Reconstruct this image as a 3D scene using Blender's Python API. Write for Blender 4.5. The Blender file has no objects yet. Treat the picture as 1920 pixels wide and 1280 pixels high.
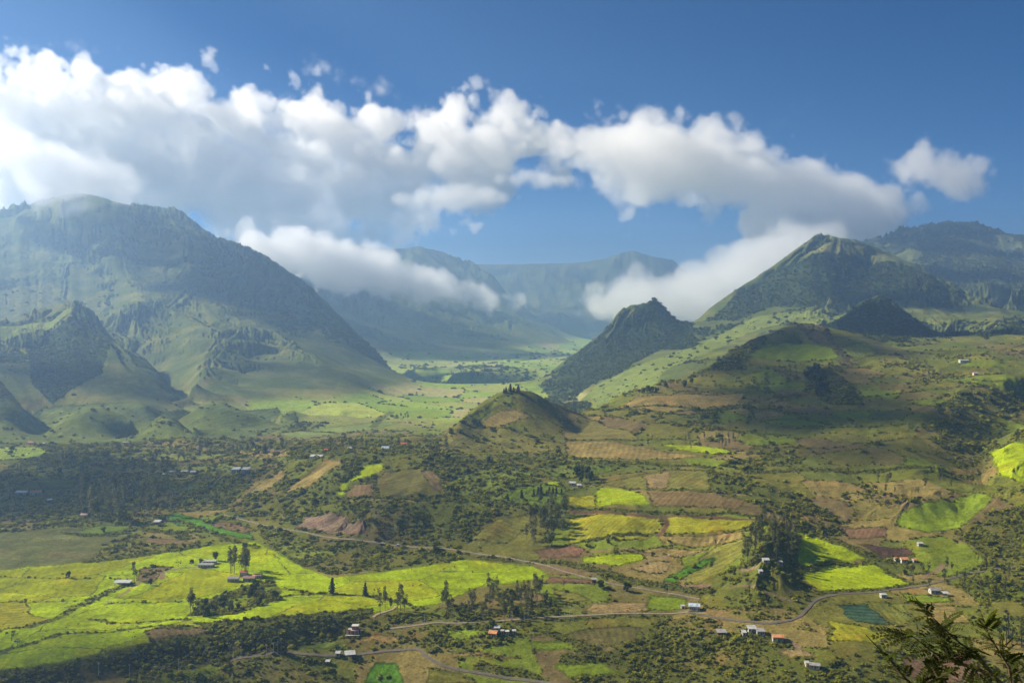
import bpy, bmesh, math, random, os, time
import numpy as np
from mathutils import Vector
T0 = time.time()
S = bpy.context.scene
COL = S.collection
# ------------------------------------------------------------------ camera, world, sun, exposure
F = 1867.0                                   # focal length in photograph pixels (35 mm on 36 mm)
PITCH = math.atan(80.0 / F)
CP, SP = math.cos(PITCH), math.sin(PITCH)
cam = bpy.data.objects.new('camera', bpy.data.cameras.new('camera'))
COL.objects.link(cam); S.camera = cam
cam.data.lens = 35.0; cam.data.sensor_width = 36.0
cam.data.clip_start = 0.3; cam.data.clip_end = 80000
cam.rotation_euler = (math.pi / 2 - PITCH, 0, 0)

SUN_EL, SUN_AZ = math.radians(33), math.radians(-70)      # azimuth from +Y (view) towards +X
SUND = Vector((math.sin(SUN_AZ) * math.cos(SUN_EL), math.cos(SUN_AZ) * math.cos(SUN_EL), math.sin(SUN_EL)))
world = bpy.data.worlds.new('World'); S.world = world; world.use_nodes = True
wn = world.node_tree
sky = wn.nodes.new('ShaderNodeTexSky'); sky.sky_type = 'NISHITA'; sky.sun_disc = False
sky.sun_elevation = SUN_EL; sky.sun_rotation = SUN_AZ
sky.altitude = 6000; sky.air_density = 1.0; sky.dust_density = 1.0; sky.ozone_density = 3.5
hs = wn.nodes.new('ShaderNodeHueSaturation'); hs.inputs['Saturation'].default_value = 1.3
wn.links.new(sky.outputs[0], hs.inputs['Color']); wn.links.new(hs.outputs[0], wn.nodes['Background'].inputs[0])
wn.nodes['Background'].inputs[1].default_value = 0.041
sun = bpy.data.objects.new('sun', bpy.data.lights.new('sun', 'SUN')); COL.objects.link(sun)
sun.data.energy = 5.0; sun.data.angle = math.radians(0.5); sun.data.color = (1, 0.89, 0.72)
sun.rotation_euler = SUND.to_track_quat('Z', 'Y').to_euler()
S.view_settings.view_transform = 'Standard'; S.view_settings.look = 'None'
S.view_settings.exposure = 1.1; S.view_settings.gamma = 1.0
S.cycles.use_denoising = True
S.cycles.max_bounces = 22; S.cycles.diffuse_bounces = 2; S.cycles.glossy_bounces = 1
S.cycles.transmission_bounces = 2; S.cycles.transparent_max_bounces = 8
S.cycles.volume_bounces = 22
S.cycles.volume_step_rate = 3.0
S.cycles.use_adaptive_sampling = True; S.cycles.adaptive_threshold = 0.015

# ------------------------------------------------------------------ helpers
def ray(x, y):
    """Photograph pixel -> (X/Y, Z/Y) of its line of sight."""
    xc = (x - 960.0) / F; yc = (640.0 - y) / F
    fy = CP + SP * yc; fz = -SP + CP * yc
    return xc / fy, fz / fy

def pixel_of(X, Y, Z):
    """World point -> photograph pixel (numpy ok)."""
    d = CP * Y - SP * Z; u = SP * Y + CP * Z
    return 960 + F * X / d, 640 - F * u / d

def tag(o, label=None, cat=None, group=None, kind=None):
    if label: o['label'] = label
    if cat: o['category'] = cat
    if group: o['group'] = group
    if kind: o['kind'] = kind
    return o

def mesh_np(name, co, faces, mat=None, smooth=False, mats=None, midx=None):
    """Mesh object from numpy arrays (all faces of equal size)."""
    me = bpy.data.meshes.new(name)
    nf, k = faces.shape
    me.vertices.add(len(co)); me.vertices.foreach_set('co', np.ascontiguousarray(co, np.float32).ravel())
    me.loops.add(nf * k); me.loops.foreach_set('vertex_index', np.ascontiguousarray(faces, np.int32).ravel())
    me.polygons.add(nf)
    me.polygons.foreach_set('loop_start', np.arange(0, nf * k, k, dtype=np.int32))
    me.polygons.foreach_set('loop_total', np.full(nf, k, np.int32))
    if smooth: me.polygons.foreach_set('use_smooth', np.ones(nf, bool))
    if mat: me.materials.append(mat)
    for m in (mats or []): me.materials.append(m)
    if midx is not None: me.polygons.foreach_set('material_index', midx.astype(np.int32))
    me.update(calc_edges=True)
    o = bpy.data.objects.new(name, me)
    return o

# 2-D gradient noise, fbm, ridged and cell noise on numpy arrays
def _h(ix, iy, k):
    h = (ix.astype(np.int64) * 374761393 + iy.astype(np.int64) * 668265263 + k * 982451653) & 0xffffffff
    h = ((h ^ (h >> 13)) * 1274126177) & 0xffffffff
    h = ((h ^ (h >> 15)) * 2246822519) & 0xffffffff
    return (h ^ (h >> 16)).astype(np.float32) / np.float32(4294967296.0)

def noise(x, y, k=0):
    ix = np.floor(x); iy = np.floor(y); fx = (x - ix).astype(np.float32); fy = (y - iy).astype(np.float32)
    u = fx * fx * fx * (fx * (fx * 6 - 15) + 10); v = fy * fy * fy * (fy * (fy * 6 - 15) + 10)
    def g(dx, dy):
        a = _h(ix + dx, iy + dy, k) * np.float32(6.2831853)
        return np.cos(a) * (fx - dx) + np.sin(a) * (fy - dy)
    a = g(0, 0); b = g(1, 0); c = g(0, 1); d = g(1, 1)
    return (a + u * (b - a) + v * (c + u * (d - c) - (a + u * (b - a)))) * 1.5

def fbm(x, y, octs=4, k=0, rough=0.5):
    s = 0; amp = 1.0; tot = 0
    for i in range(octs):
        s = s + amp * noise(x * 2 ** i + 17.3 * i, y * 2 ** i - 9.1 * i, k + i); tot += amp; amp *= rough
    return s / tot

def ridged(x, y, octs=4, k=0, rough=0.5):
    s = 0; amp = 1.0; tot = 0; w = 1.0
    for i in range(octs):
        n = 1 - np.abs(noise(x * 2 ** i + 5.7 * i, y * 2 ** i + 3.3 * i, k + i)) * 1.6
        n = np.clip(n, 0, 1) ** 2 * w; w = np.clip(n * 1.6, 0, 1)
        s = s + amp * n; tot += amp; amp *= rough
    return s / tot

def cells(x, y, k=0, jit=0.8):
    """Cell noise: distance to the border between cells, id of the cell."""
    ix = np.floor(x); iy = np.floor(y)
    f1 = np.full(x.shape, 9.0, np.float32); f2 = f1.copy(); idd = np.zeros(x.shape, np.float32)
    for dx in (-1, 0, 1):
        for dy in (-1, 0, 1):
            cx = ix + dx; cy = iy + dy
            px = cx + 0.5 + (_h(cx, cy, k) - 0.5) * jit; py = cy + 0.5 + (_h(cx, cy, k + 7) - 0.5) * jit
            d = np.sqrt((px - x) ** 2 + (py - y) ** 2).astype(np.float32)
            h = _h(cx, cy, k + 13)
            m1 = d < f1; f2 = np.where(m1, f1, np.minimum(f2, d)); idd = np.where(m1, h, idd); f1 = np.where(m1, d, f1)
    return f2 - f1, idd

def sstep(a, b, x):
    t = np.clip((x - a) / (b - a), 0, 1); return t * t * (3 - 2 * t)

# ------------------------------------------------------------------ terrain: control points surveyed from the photograph
# (x, y, v): photograph pixel and v = forward distance in m when positive, height relative to the camera when negative
PTS = []
K0, KF = 2300.0, 1.6
def far_y(Y):
    """Surveyed depth -> depth in the scene: the country beyond 2.3 km lies farther off than first paced out."""
    return np.where(Y < K0, Y, K0 + (Y - K0) * KF) if isinstance(Y, np.ndarray) else (Y if Y < K0 else K0 + (Y - K0) * KF)
def near_y(Y): return np.where(Y < K0, Y, K0 + (Y - K0) / KF)
def P(*pts):
    for (x, y, v) in pts:
        a, t = ray(x, y)
        Y = far_y(v if v > 0 else v / t)
        PTS.append((a, math.log(Y), t))
def LINE(pts, step=14, crest=0.0, dY=0.07, dpow=1):
    """A polyline of control points; crest > 0 also makes the ground fall away behind it at that slope."""
    out = []
    for p, q in zip(pts[:-1], pts[1:]):
        n = max(1, int(math.hypot(q[0] - p[0], q[1] - p[1]) / step))
        res = [(pp[0], pp[1], pp[2] if pp[2] > 0 else pp[2] / ray(pp[0], pp[1])[1]) for pp in (p, q)]
        for i in range(n):
            f = i / n
            out.append(tuple(res[0][j] * (1 - f) + res[1][j] * f for j in range(3)))
    q = pts[-1]; out.append((q[0], q[1], q[2] if q[2] > 0 else q[2] / ray(q[0], q[1])[1]))
    for (x, y, Y) in out:
        a, t = ray(x, y); Y = far_y(Y); PTS.append((a, math.log(Y), t))
        if crest > 0:
            for k in (1, 2):
                d = Y * dY * k / 2; Z = t * Y - d * crest
                PTS.append((a, math.log(Y + d), Z / (Y + d)))

# plateau pastures on the left
P((0, 1240, -250), (0, 1100, -250), (0, 1000, -250), (0, 960, -250), (200, 1180, -250), (200, 1050, -250), (200, 960, -249), (400, 1140, -250),
  (400, 1050, -250), (400, 990, -249), (600, 1125, -250), (600, 1080, -250), (750, 1060, -250), (780, 1120, -251), (950, 1070, -248), (870, 1100, -250))
LINE([(-60, 1275, -250), (0, 1260, -250), (107, 1247, -250), (200, 1228, -250), (275, 1209, -250), (362, 1194, -250), (475, 1186, -250), (535, 1176, -250), (635, 1157, -250), (700, 1150, -251)], 25)
for x, y in ((-60, 1275), (0, 1260), (55, 1254), (107, 1247), (155, 1238), (200, 1228), (240, 1218), (275, 1209), (320, 1201), (362, 1194), (420, 1189), (475, 1186), (535, 1176), (585, 1166), (635, 1157)):
    a, t = ray(x, y); Y = -250 / t                                        # steep cut below the edge of the plateau
    for dY, Z in ((-13, -259), (-34, -262.5)): PTS.append((a, math.log(Y + dY), Z / (Y + dY)))
P((700, 1185, -257), (800, 1190, -257), (930, 1195, -256), (800, 1235, -265), (960, 1272, -271), (700, 1285, -276), (400, 1300, -274), (600, 1250, -268),
  (730, 1160, -253), (900, 1160, -254), (1050, 1150, -252), (1150, 1148, -251), (1300, 1150, -250), (1180, 1200, -258), (1060, 1210, -259), (1150, 1275, -270),
  (1300, 1250, -266), (1300, 1200, -258), (1450, 1200, -254), (1500, 1270, -263), (1600, 1205, -252), (1600, 1140, -248), (1750, 1150, -247), (1900, 1130, -243), (1900, 1230, -254), (1700, 1285, -266),
  (400, 1400, -285), (960, 1400, -285), (1500, 1400, -282), (0, 1450, -285), (1900, 1400, -278))
# knoll with the houses, road round it
P((1300, 1147, -249.5), (1420, 1168, -249), (1500, 1160, -248), (1545, 1122, -246), (1640, 1112, -246), (1740, 1097, -244), (1840, 1070, -240), (1180, 1102, -247), (1310, 1122, -248))
LINE([(1430, 960, -217), (1432, 990, -220), (1440, 1020, -222), (1442, 1050, -225), (1425, 1085, -233), (1415, 1120, -241)], 15)
P((1350, 1100, -242), (1390, 1140, -245), (1480, 1130, -244), (1500, 1100, -243), (1490, 1060, -240), (1330, 1060, -239), (1550, 1080, -244), (1620, 1060, -241), (1520, 1010, -236), (1480, 990, -230),
  (1250, 1060, -241), (1350, 1020, -231), (1100, 1060, -243), (1250, 1015, -231), (1100, 1010, -233), (1100, 980, -226), (1250, 975, -222), (1370, 980, -221), (1050, 1100, -247), (1150, 1130, -250), (1000, 1050, -246),
  (1100, 950, -220), (1250, 950, -216), (1350, 950, -214), (1100, 880, -206), (1250, 880, -203), (1380, 880, -200), (1150, 830, -196), (1300, 830, -194), (1075, 908, -212),
  (1100, 800, -190), (1200, 790, -180), (1130, 770, -180), (1300, 780, -175), (1400, 780, -172), (1500, 780, -170), (1600, 780, -168), (1700, 760, -160), (1300, 725, -152), (1400, 720, -148), (1500, 725, -148),
  (1600, 700, -130), (1700, 700, -130), (1800, 700, -128), (1900, 700, -126), (1400, 850, -196), (1500, 850, -194), (1600, 850, -190), (1700, 850, -189), (1400, 920, -210), (1500, 930, -214), (1600, 930, -213), (1700, 940, -214),
  (1500, 980, -226), (1600, 1000, -231), (1700, 1050, -239), (1750, 1000, -228), (1850, 1050, -234), (1920, 1010, -226), (1800, 960, -220))
LINE([(1640, 960, -221), (1700, 938, -211), (1760, 925, -207), (1830, 912, -203), (1880, 925, -204)], 20)       # grassy spur
LINE([(1920, 745, -158), (1890, 775, -172), (1850, 830, -192), (1835, 870, -202), (1845, 905, -208)], 16)        # gully
LINE([(1720, 800, -172), (1770, 765, -157), (1800, 745, -149), (1860, 725, -140), (1920, 712, -132)], 20)
LINE([(1870, 860, -188), (1895, 830, -178), (1925, 800, -165)], 15)
P((1900, 880, -192), (1780, 830, -186), (1760, 880, -196), (1920, 930, -205))
# terraced knob with steep flank
LINE([(1085, 778, 1560), (1120, 766, 1600), (1160, 746, 1680), (1200, 731, 1740), (1260, 716, 1800), (1320, 692, 1870), (1345, 678, 1900), (1380, 653, 1960), (1420, 634, 2020), (1460, 617, 2080), (1500, 605, 2130),
      (1540, 610, 2160), (1580, 622, 2180), (1620, 630, 2200), (1700, 633, 2230), (1760, 636, 2260), (1840, 630, 2300), (1930, 633, 2300)], 12, crest=0.35)
P((1500, 645, 2010), (1500, 672, 1900), (1430, 672, 1900), (1360, 688, 1850), (1450, 690, -124), (1550, 683, -119), (1650, 660, -105), (1750, 666, -106), (1850, 670, -106), (1640, 652, 2010), (1700, 650, 2080), (1440, 650, 1960), (1420, 688, 1850), (1500, 690, 1835))
LINE([(1505, 607, 2125), (1535, 622, 2050), (1565, 645, 1960), (1590, 668, 1880), (1605, 688, 1820)], 12)
LINE([(1342, 694, 1838), (1400, 694, 1830), (1460, 697, 1815), (1540, 694, 1812)], 20)
# small hill in the middle
LINE([(815, 826, 1330), (850, 797, 1400), (880, 772, 1450), (910, 752, 1480), (935, 736, 1500), (965, 730, 1500), (1000, 735, 1510), (1030, 752, 1520), (1060, 768, 1540), (1085, 778, 1555)], 10, crest=0.6)
P((960, 765, 1455), (1000, 768, 1460), (920, 772, 1452), (900, 800, 1405), (960, 800, 1400), (1010, 800, 1415), (1060, 800, 1445), (980, 825, 1362), (900, 825, 1352), (850, 830, 1325), (1040, 825, 1375), (930, 846, 1305), (1000, 848, 1302), (860, 846, 1296), (1060, 846, 1310), (1075, 812, 1450))
# wooded spur in front of the village
P((620, 856, -197), (700, 856, -195), (800, 852, -192), (700, 838, -203), (600, 840, -206), (800, 830, -206), (640, 930, -222), (750, 930, -219), (830, 900, -208), (900, 880, -203), (950, 905, -209), (1000, 930, -217),
  (640, 990, -240), (750, 1000, -241), (850, 1012, -241), (950, 990, -233), (930, 1040, -246), (500, 965, -243), (560, 905, -221), (500, 930, -233), (450, 935, -241), (480, 900, -234), (420, 965, -245), (600, 1000, -244),
  (720, 1018, -245), (900, 1032, -246), (600, 1040, -249), (700, 1050, -250), (560, 860, -209), (680, 975, -230), (850, 960, -225))
LINE([(500, 838, -226), (600, 826, -213), (700, 822, -211), (800, 822, -212)], 25, crest=0.12)
P((0, 905, -240), (0, 860, -238), (100, 900, -243), (200, 870, -241), (200, 920, -246), (350, 850, -236), (350, 900, -243), (450, 852, -232), (0, 830, -236), (90, 835, -237), (200, 840, -238), (400, 830, -235), (300, 825, -238))
# valley floor
P((550, 808, -255), (700, 792, -255), (850, 772, -256), (620, 790, -254), (800, 742, -257), (900, 722, -258), (850, 702, -260), (780, 690, -262), (950, 700, -260), (1000, 690, -262), (950, 681, -262), (1000, 668, -262), (1080, 648, -262),
  (750, 715, -258), (900, 745, -257), (1000, 720, -259), (780, 765, -256), (900, 690, -252), (870, 697, -252), (1020, 655, -262))
P((300, 814, -250), (450, 812, -252), (100, 820, -245), (30, 805, -232), (20, 795, -228))
# left mountain
LINE([(-60, 425, 4250), (0, 402, 4300), (60, 386, 4350), (110, 378, 4400), (170, 370, 4400), (215, 383, 4350), (245, 391, 4300), (270, 388, 4280), (300, 400, 4250), (340, 414, 4200), (380, 440, 4080), (420, 462, 4020), (465, 465, 3950),
      (500, 485, 3850), (545, 520, 3700), (580, 550, 3600), (620, 585, 3500), (660, 625, 3400), (700, 665, 3300), (740, 700, 3150), (770, 716, 3050), (805, 723, 2960)], 13, crest=0.6, dY=0.1)
LINE([(720, 742, -255), (680, 766, -253), (600, 780, -252), (520, 795, -250), (420, 806, -248), (300, 812, -247)], 30)
LINE([(467, 467, 3930), (400, 503, 3650), (377, 533, 3450), (412, 560, 3300), (450, 590, 3150), (500, 623, 2980), (583, 667, 2760), (640, 705, 2600), (690, 742, 2480)], 16)
LINE([(377, 533, 3450), (320, 560, 3250), (270, 580, 3100), (235, 600, 3000)], 20)
LINE([(450, 592, 3140), (450, 622, 2880), (400, 673, 2560), (360, 725, 2300), (335, 765, 2120)], 18)
LINE([(150, 470, 3900), (200, 540, 3500), (230, 600, 3100), (250, 640, 2850), (300, 680, 2720), (330, 720, 2520)], 22)      # gully
LINE([(480, 650, 2880), (450, 700, 2560), (430, 745, 2300)], 20)
LINE([(560, 560, 3450), (600, 620, 3150), (650, 690, 2850)], 24)
LINE([(300, 400, 4240), (250, 450, 3900), (150, 500, 3700), (80, 540, 3500), (0, 560, 3350)], 26)
LINE([(-40, 612, 2700), (0, 608, 2700), (60, 602, 2720), (100, 590, 2750), (150, 583, 2750), (183, 584, 2700), (200, 605, 2660), (220, 630, 2620), (240, 652, 2570), (270, 672, 2500), (300, 705, 2400), (330, 742, 2280), (345, 765, 2180)], 14, crest=0.4, dY=0.06)
P((100, 680, 2380), (100, 740, 2120), (200, 720, 2220), (200, 780, 1950), (40, 650, 2500), (0, 700, 2200), (180, 650, 2450), (150, 780, 1950), (270, 760, 2050))
LINE([(-40, 690, 2050), (0, 716, 2000), (30, 748, 1950), (58, 785, 1880)], 14, crest=0.3, dY=0.04)
LINE([(80, 815, 1780), (110, 790, 1830), (150, 770, 1870), (190, 764, 1890), (230, 778, 1870), (260, 800, 1830)], 12, crest=0.4, dY=0.04)
LINE([(255, 816, 1760), (285, 792, 1800), (308, 780, 1820), (335, 790, 1800), (362, 812, 1760)], 9, crest=0.5, dY=0.04)
LINE([(345, 782, 1960), (375, 760, 2020), (410, 751, 2050), (450, 768, 2020), (510, 790, 1980)], 12, crest=0.4, dY=0.04)
LINE([(520, 782, 2060), (545, 769, 2100), (580, 778, 2100), (640, 778, 2120)], 12, crest=0.4, dY=0.03)
# second valley side and far ridges
LINE([(560, 520, 5200), (600, 535, 5300), (700, 540, 5500), (800, 552, 5600), (900, 572, 5700), (980, 600, 5700), (1040, 625, 5700), (1085, 645, 5500)], 18, crest=0.3, dY=0.05)
P((700, 600, 5000), (850, 620, 5000), (640, 600, 4600), (740, 672, -262), (900, 682, -262), (1060, 655, -262), (800, 640, 4750), (950, 640, 5000), (720, 650, 4450))
LINE([(540, 455, 6900), (650, 462, 6900), (740, 472, 6800), (790, 468, 6800), (830, 475, 6750), (850, 485, 6700), (880, 500, 6650), (930, 535, 6550), (965, 560, 6450), (1005, 590, 6350), (1060, 622, 6250)], 18, crest=0.5, dY=0.1)
LINE([(780, 492, 9300), (860, 494, 9200), (900, 496, 9100), (1000, 495, 9000), (1090, 493, 9000), (1125, 487, 9000), (1160, 475, 9000), (1185, 471, 9000), (1215, 480, 9000), (1260, 492, 8900), (1285, 520, 8800), (1330, 545, 8600), (1450, 555, 8500), (1600, 540, 8500), (1800, 530, 8500), (1950, 530, 8500)], 18, crest=0.3, dY=0.2)
P((1120, 528, 8400), (1200, 522, 8450), (1000, 560, 8000), (1100, 600, 7200), (1200, 600, 7000), (1280, 620, 6300), (1150, 560, 8000), (1050, 590, 7000), (1150, 635, 6000), (1230, 630, 5500), (1300, 640, 5000))
# dark cone and the apron below it
LINE([(1012, 715, 2950), (1050, 690, 3020), (1090, 665, 3100), (1130, 635, 3200), (1150, 606, 3250), (1165, 590, 3280), (1190, 577, 3300), (1215, 570, 3300), (1235, 566, 3300), (1250, 580, 3300), (1268, 597, 3290)], 11, crest=0.7, dY=0.05)
LINE([(1272, 601, 3270), (1300, 616, 3200), (1335, 628, 3120)], 12)
P((1050, 745, -262), (1100, 757, -256), (1150, 712, -208), (1200, 682, -175), (1250, 652, 3050), (1300, 650, 2950), (1340, 645, 2850), (1400, 612, 3080), (1180, 740, -215), (1250, 690, -170), (1200, 620, 3180), (1150, 660, 3000), (1230, 600, 3230), (1300, 680, -150))
# right mountain
LINE([(1270, 625, 3400), (1305, 607, 3400), (1340, 580, 3450), (1380, 550, 3500), (1420, 525, 3550), (1460, 495, 3600), (1500, 468, 3650), (1520, 455, 3680), (1540, 445, 3700), (1560, 445, 3700), (1590, 457, 3730), (1630, 467, 3740), (1670, 478, 3700),
      (1723, 497, 3620), (1757, 517, 3540), (1785, 540, 3450), (1810, 553, 3380), (1840, 575, 3250)], 12, crest=0.5, dY=0.08)
P((1450, 560, 3330), (1550, 560, 3230), (1650, 560, 3230), (1400, 598, 3180), (1550, 592, 3080), (1700, 587, 3080), (1480, 590, 3120), (1550, 500, 3450), (1620, 500, 3500), (1760, 570, 3200))
LINE([(1568, 606, 2620), (1600, 580, 2680), (1630, 562, 2700), (1650, 553, 2700), (1672, 562, 2700), (1700, 586, 2690), (1730, 607, 2650), (1765, 625, 2560)], 10, crest=0.45, dY=0.05)
P((1800, 602, 2900), (1900, 592, 3000), (1850, 575, 3300), (1900, 560, 3500), (1900, 525, 4200), (1850, 500, 4500), (1830, 545, 3800), (1800, 625, 2500), (1900, 620, 2550), (1880, 610, 2700), (1540, 602, 2800), (1480, 603, 2900))
LINE([(1580, 462, 5200), (1660, 450, 5300), (1688, 430, 5500), (1715, 436, 5500), (1740, 422, 5600), (1800, 420, 5600), (1830, 423, 5550), (1850, 432, 5500), (1880, 441, 5450), (1950, 450, 5400)], 12, crest=0.3, dY=0.1)
P((1800, 480, 4800), (1700, 470, 4900), (1750, 500, 4400), (1900, 480, 5000))
# beyond the picture: the near hillside below the camera and the far edge
for x in range(-400, 2401, 200):
    a = ray(x, 560)[0]
    for Y, Z in ((520, -290), (620, -284), (430, -262)):
        PTS.append((a, math.log(Y), Z / Y))
    PTS.append((a, math.log(20000), 150 / 20000))
    PTS.append((a, math.log(23500), -300 / 23500))
# continue the edges sideways
for (a, s, t) in list(PTS):
    if -0.56 < a < -0.50: PTS.append((a - 0.16, s, t)); PTS.append((a - 0.36, s, t))
    if 0.50 < a < 0.56: PTS.append((a + 0.16, s, t)); PTS.append((a + 0.36, s, t))
_p = {}
for (a, s, t) in PTS: _p[(round(a, 3), round(s, 3))] = (a, s, t)
CT = np.array(list(_p.values()))
DET = float(os.environ.get('DET', '1'))
A0, A1, S0, S1 = -0.80, 0.80, math.log(440.0), math.log(22000.0)
CX, CY = CT[:, 0], CT[:, 1]
K = np.sqrt((CX[:, None] - CX) ** 2 + (CY[:, None] - CY) ** 2 + 1e-5)
n = len(CX); A = np.zeros((n + 3, n + 3)); A[:n, :n] = K - np.eye(n) * 2e-4
A[:n, n] = 1; A[:n, n + 1] = CX; A[:n, n + 2] = CY; A[n:, :n] = A[:n, n:].T
W = np.linalg.solve(A, np.r_[CT[:, 2], 0, 0, 0])
GA, GS = np.linspace(A0, A1, 420), np.linspace(S0, S1, 640)
coarse = np.zeros((len(GS), len(GA)))
for i, s in enumerate(GS):
    K = np.sqrt((GA[:, None] - CX) ** 2 + (s - CY) ** 2 + 1e-5)
    coarse[i] = K @ W[:n] + W[n] + W[n + 1] * GA + W[n + 2] * s
print('rbf', n, time.time() - T0)

def cubic_rows(arr, pos):
    """Catmull-Rom resampling of arr along axis 0 at fractional rows pos."""
    i = np.clip(np.floor(pos).astype(int), 0, len(arr) - 2); f = (pos - i)[:, None]
    p0 = arr[np.clip(i - 1, 0, None)]; p1 = arr[i]; p2 = arr[i + 1]; p3 = arr[np.clip(i + 2, None, len(arr) - 1)]
    return 0.5 * (2 * p1 + (p2 - p0) * f + (2 * p0 - 5 * p1 + 4 * p2 - p3) * f * f + (3 * p1 - p0 - 3 * p2 + p3) * f ** 3)

inner = np.linspace(-0.55, 0.55, int(1250 * DET)); step = inner[1] - inner[0]
side = []; a = 0.55; st = step
while a < A1 - 0.012:
    st *= 1.04; a += min(st, 0.01); side.append(a)
side = np.array(side)
AV = np.r_[-side[::-1], inner, side]
sv = [S0]                                     # rows: finer where the picture shows most
while sv[-1] < S1 - 0.01:
    Y = math.exp(sv[-1]); sv.append(sv[-1] + (0.0019 if Y < 1700 else 0.0028 if Y < 5000 else 0.0045 if Y < 10000 else 0.008) / DET)
SV = np.array(sv)
tmp = cubic_rows(coarse, (SV - S0) / (S1 - S0) * (len(GS) - 1))
TT = cubic_rows(tmp.T.copy(), (AV - A0) / (A1 - A0) * (len(GA) - 1)).T
YY = np.exp(SV)[:, None] + 0 * AV[None, :]
XX = AV[None, :] * YY
ZZ = TT * YY
YN = near_y(YY); ZN = TT * YN                  # depth and height as surveyed, used to tell valley floor from mountain
print('grid', ZZ.shape, time.time() - T0)
# relief: gullies and spurs on the mountains, soft undulation on the farmed slopes
high = np.clip((ZN + 235) / 130, 0, 1) * sstep(1900, 2700, YN)
farm = sstep(-249, -235, ZN) * (1 - sstep(1900, 2600, YN))
DAMP = np.ones(YY.shape)
for x, y, D, r, k in ((965, 780, 1450, 170, .8), (1480, 650, 2000, 220, .75), (1220, 600, 3250, 520, .6), (1650, 590, 2680, 230, .8), (1545, 470, 3700, 500, .45), (180, 790, 1870, 200, .8), (308, 795, 1810, 120, .9), (410, 770, 2030, 200, .8)):
    a, t = ray(x, y); r *= far_y(D) / D; D = far_y(D); DAMP *= 1 - k * np.exp(-((XX - a * D) ** 2 + (YY - D) ** 2) / (r * r))
high = high * DAMP; farm = farm * DAMP
def grad(Z):
    za = np.gradient(Z, axis=1) / np.gradient(AV)[None, :]; zy = np.gradient(Z, axis=0) / np.gradient(YY, axis=0)
    return za / YY, zy - za * AV[None, :] / YY
def gullies(X, Y, gx, gy, wl, k):
    """Stripes that run down the slope (gx, gy): -1 in the gullies, +1 on the spurs between them."""
    gm = np.hypot(gx, gy) + 1e-6; dx = (-gy / gm).astype(np.float32); dy = (gx / gm).astype(np.float32)
    x = X / (wl * 1.3); y = Y / (wl * 1.3); ix = np.floor(x); iy = np.floor(y); num = 0; den = 0
    for i in (-1, 0, 1):
        for j in (-1, 0, 1):
            cx = ix + i; cy = iy + j
            qx = (x - cx - 0.2 - 0.6 * _h(cx, cy, k)).astype(np.float32); qy = (y - cy - 0.2 - 0.6 * _h(cx, cy, k + 1)).astype(np.float32)
            w = np.exp(-2.2 * (qx * qx + qy * qy))
            num = num + w * np.cos(6.2832 * 1.3 * (qx * dx + qy * dy) + 6.2832 * _h(cx, cy, k + 2)); den = den + w
    return num / den
def shape(v): return 1 - 2 * np.sqrt(np.clip((1 - v) * 0.5, 0, 1))      # sharp ridges, rounded floors
big = np.clip(YY / 3600, 0.55, 1.7)
for wl, amp, k in ((620, 40, 3), (270, 25, 13), (115, 10.5, 23), (50, 3.2, 33)):
    gx, gy = grad(ZZ); sl = np.clip(np.hypot(gx, gy) / 0.55, 0, 1.2)
    ZZ = ZZ + high * sl * amp * big ** 0.7 * gullies(XX + 25 * fbm(XX / 120, YY / 120, 2, k), YY, gx, gy, wl * big, k) 
ZZ = ZZ + high * fbm(XX / 60, YY / 60, 4, 31, 0.6) * 3.5 * big
for wl, amp, k in ((120, 3.4, 51), (52, 1.8, 61), (24, 0.8, 71)):
    gx, gy = grad(ZZ); sl = np.clip(np.hypot(gx, gy) / 0.4, 0, 1.4)
    ZZ = ZZ + farm * sl * amp * gullies(XX, YY, gx, gy, wl, k)
ZZ = ZZ + farm * (fbm(XX / 70, YY / 70, 4, 22) * 4.0)
ZZ = ZZ + (1 - high) * fbm(XX / 60, YY / 60, 3, 40) * 0.8 + fbm(XX / 9, YY / 9, 2, 44) * 0.35 * (YY < 2600)
NR, NC = ZZ.shape

def _interp(arr, X, Y):
    a = np.asarray(X) / np.asarray(Y); s = np.log(Y)
    ci = np.clip(np.interp(a, AV, np.arange(NC)), 0, NC - 1.001); ri = np.clip(np.interp(s, SV, np.arange(NR)), 0, NR - 1.001)
    c = ci.astype(int); r = ri.astype(int); fc = ci - c; fr = ri - r
    return (arr[r, c] * (1 - fc) + arr[r, c + 1] * fc) * (1 - fr) + (arr[r + 1, c] * (1 - fc) + arr[r + 1, c + 1] * fc) * fr
def height(X, Y): return _interp(ZZ, X, Y)
def ground(x, y, Ymin=0):
    """First point of the ground that the line of sight through photograph pixel (x, y) meets."""
    a, t = ray(x, y)
    Ys = np.exp(SV); c = float(np.clip(np.interp(a, AV, np.arange(NC)), 0, NC - 1.001)); ci = int(c); fc = c - ci
    z = ZZ[:, ci] * (1 - fc) + ZZ[:, ci + 1] * fc
    g = z / Ys - t
    k = np.nonzero((g[1:] >= 0) & (Ys[1:] > Ymin))[0]
    if len(k) == 0: k = [NR - 2]
    i = k[0]; f = 0.0 if g[i + 1] == g[i] else min(1, max(0, -g[i] / (g[i + 1] - g[i])))
    Y = Ys[i] * (1 - f) + Ys[i + 1] * f
    return Vector((a * Y, Y, float(height(a * Y, Y))))
SLOPE = np.hypot(np.gradient(ZZ, axis=0) / np.gradient(YY, axis=0), np.gradient(ZZ, axis=1) / np.gradient(XX, axis=1))
print('relief', time.time() - T0)
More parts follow.
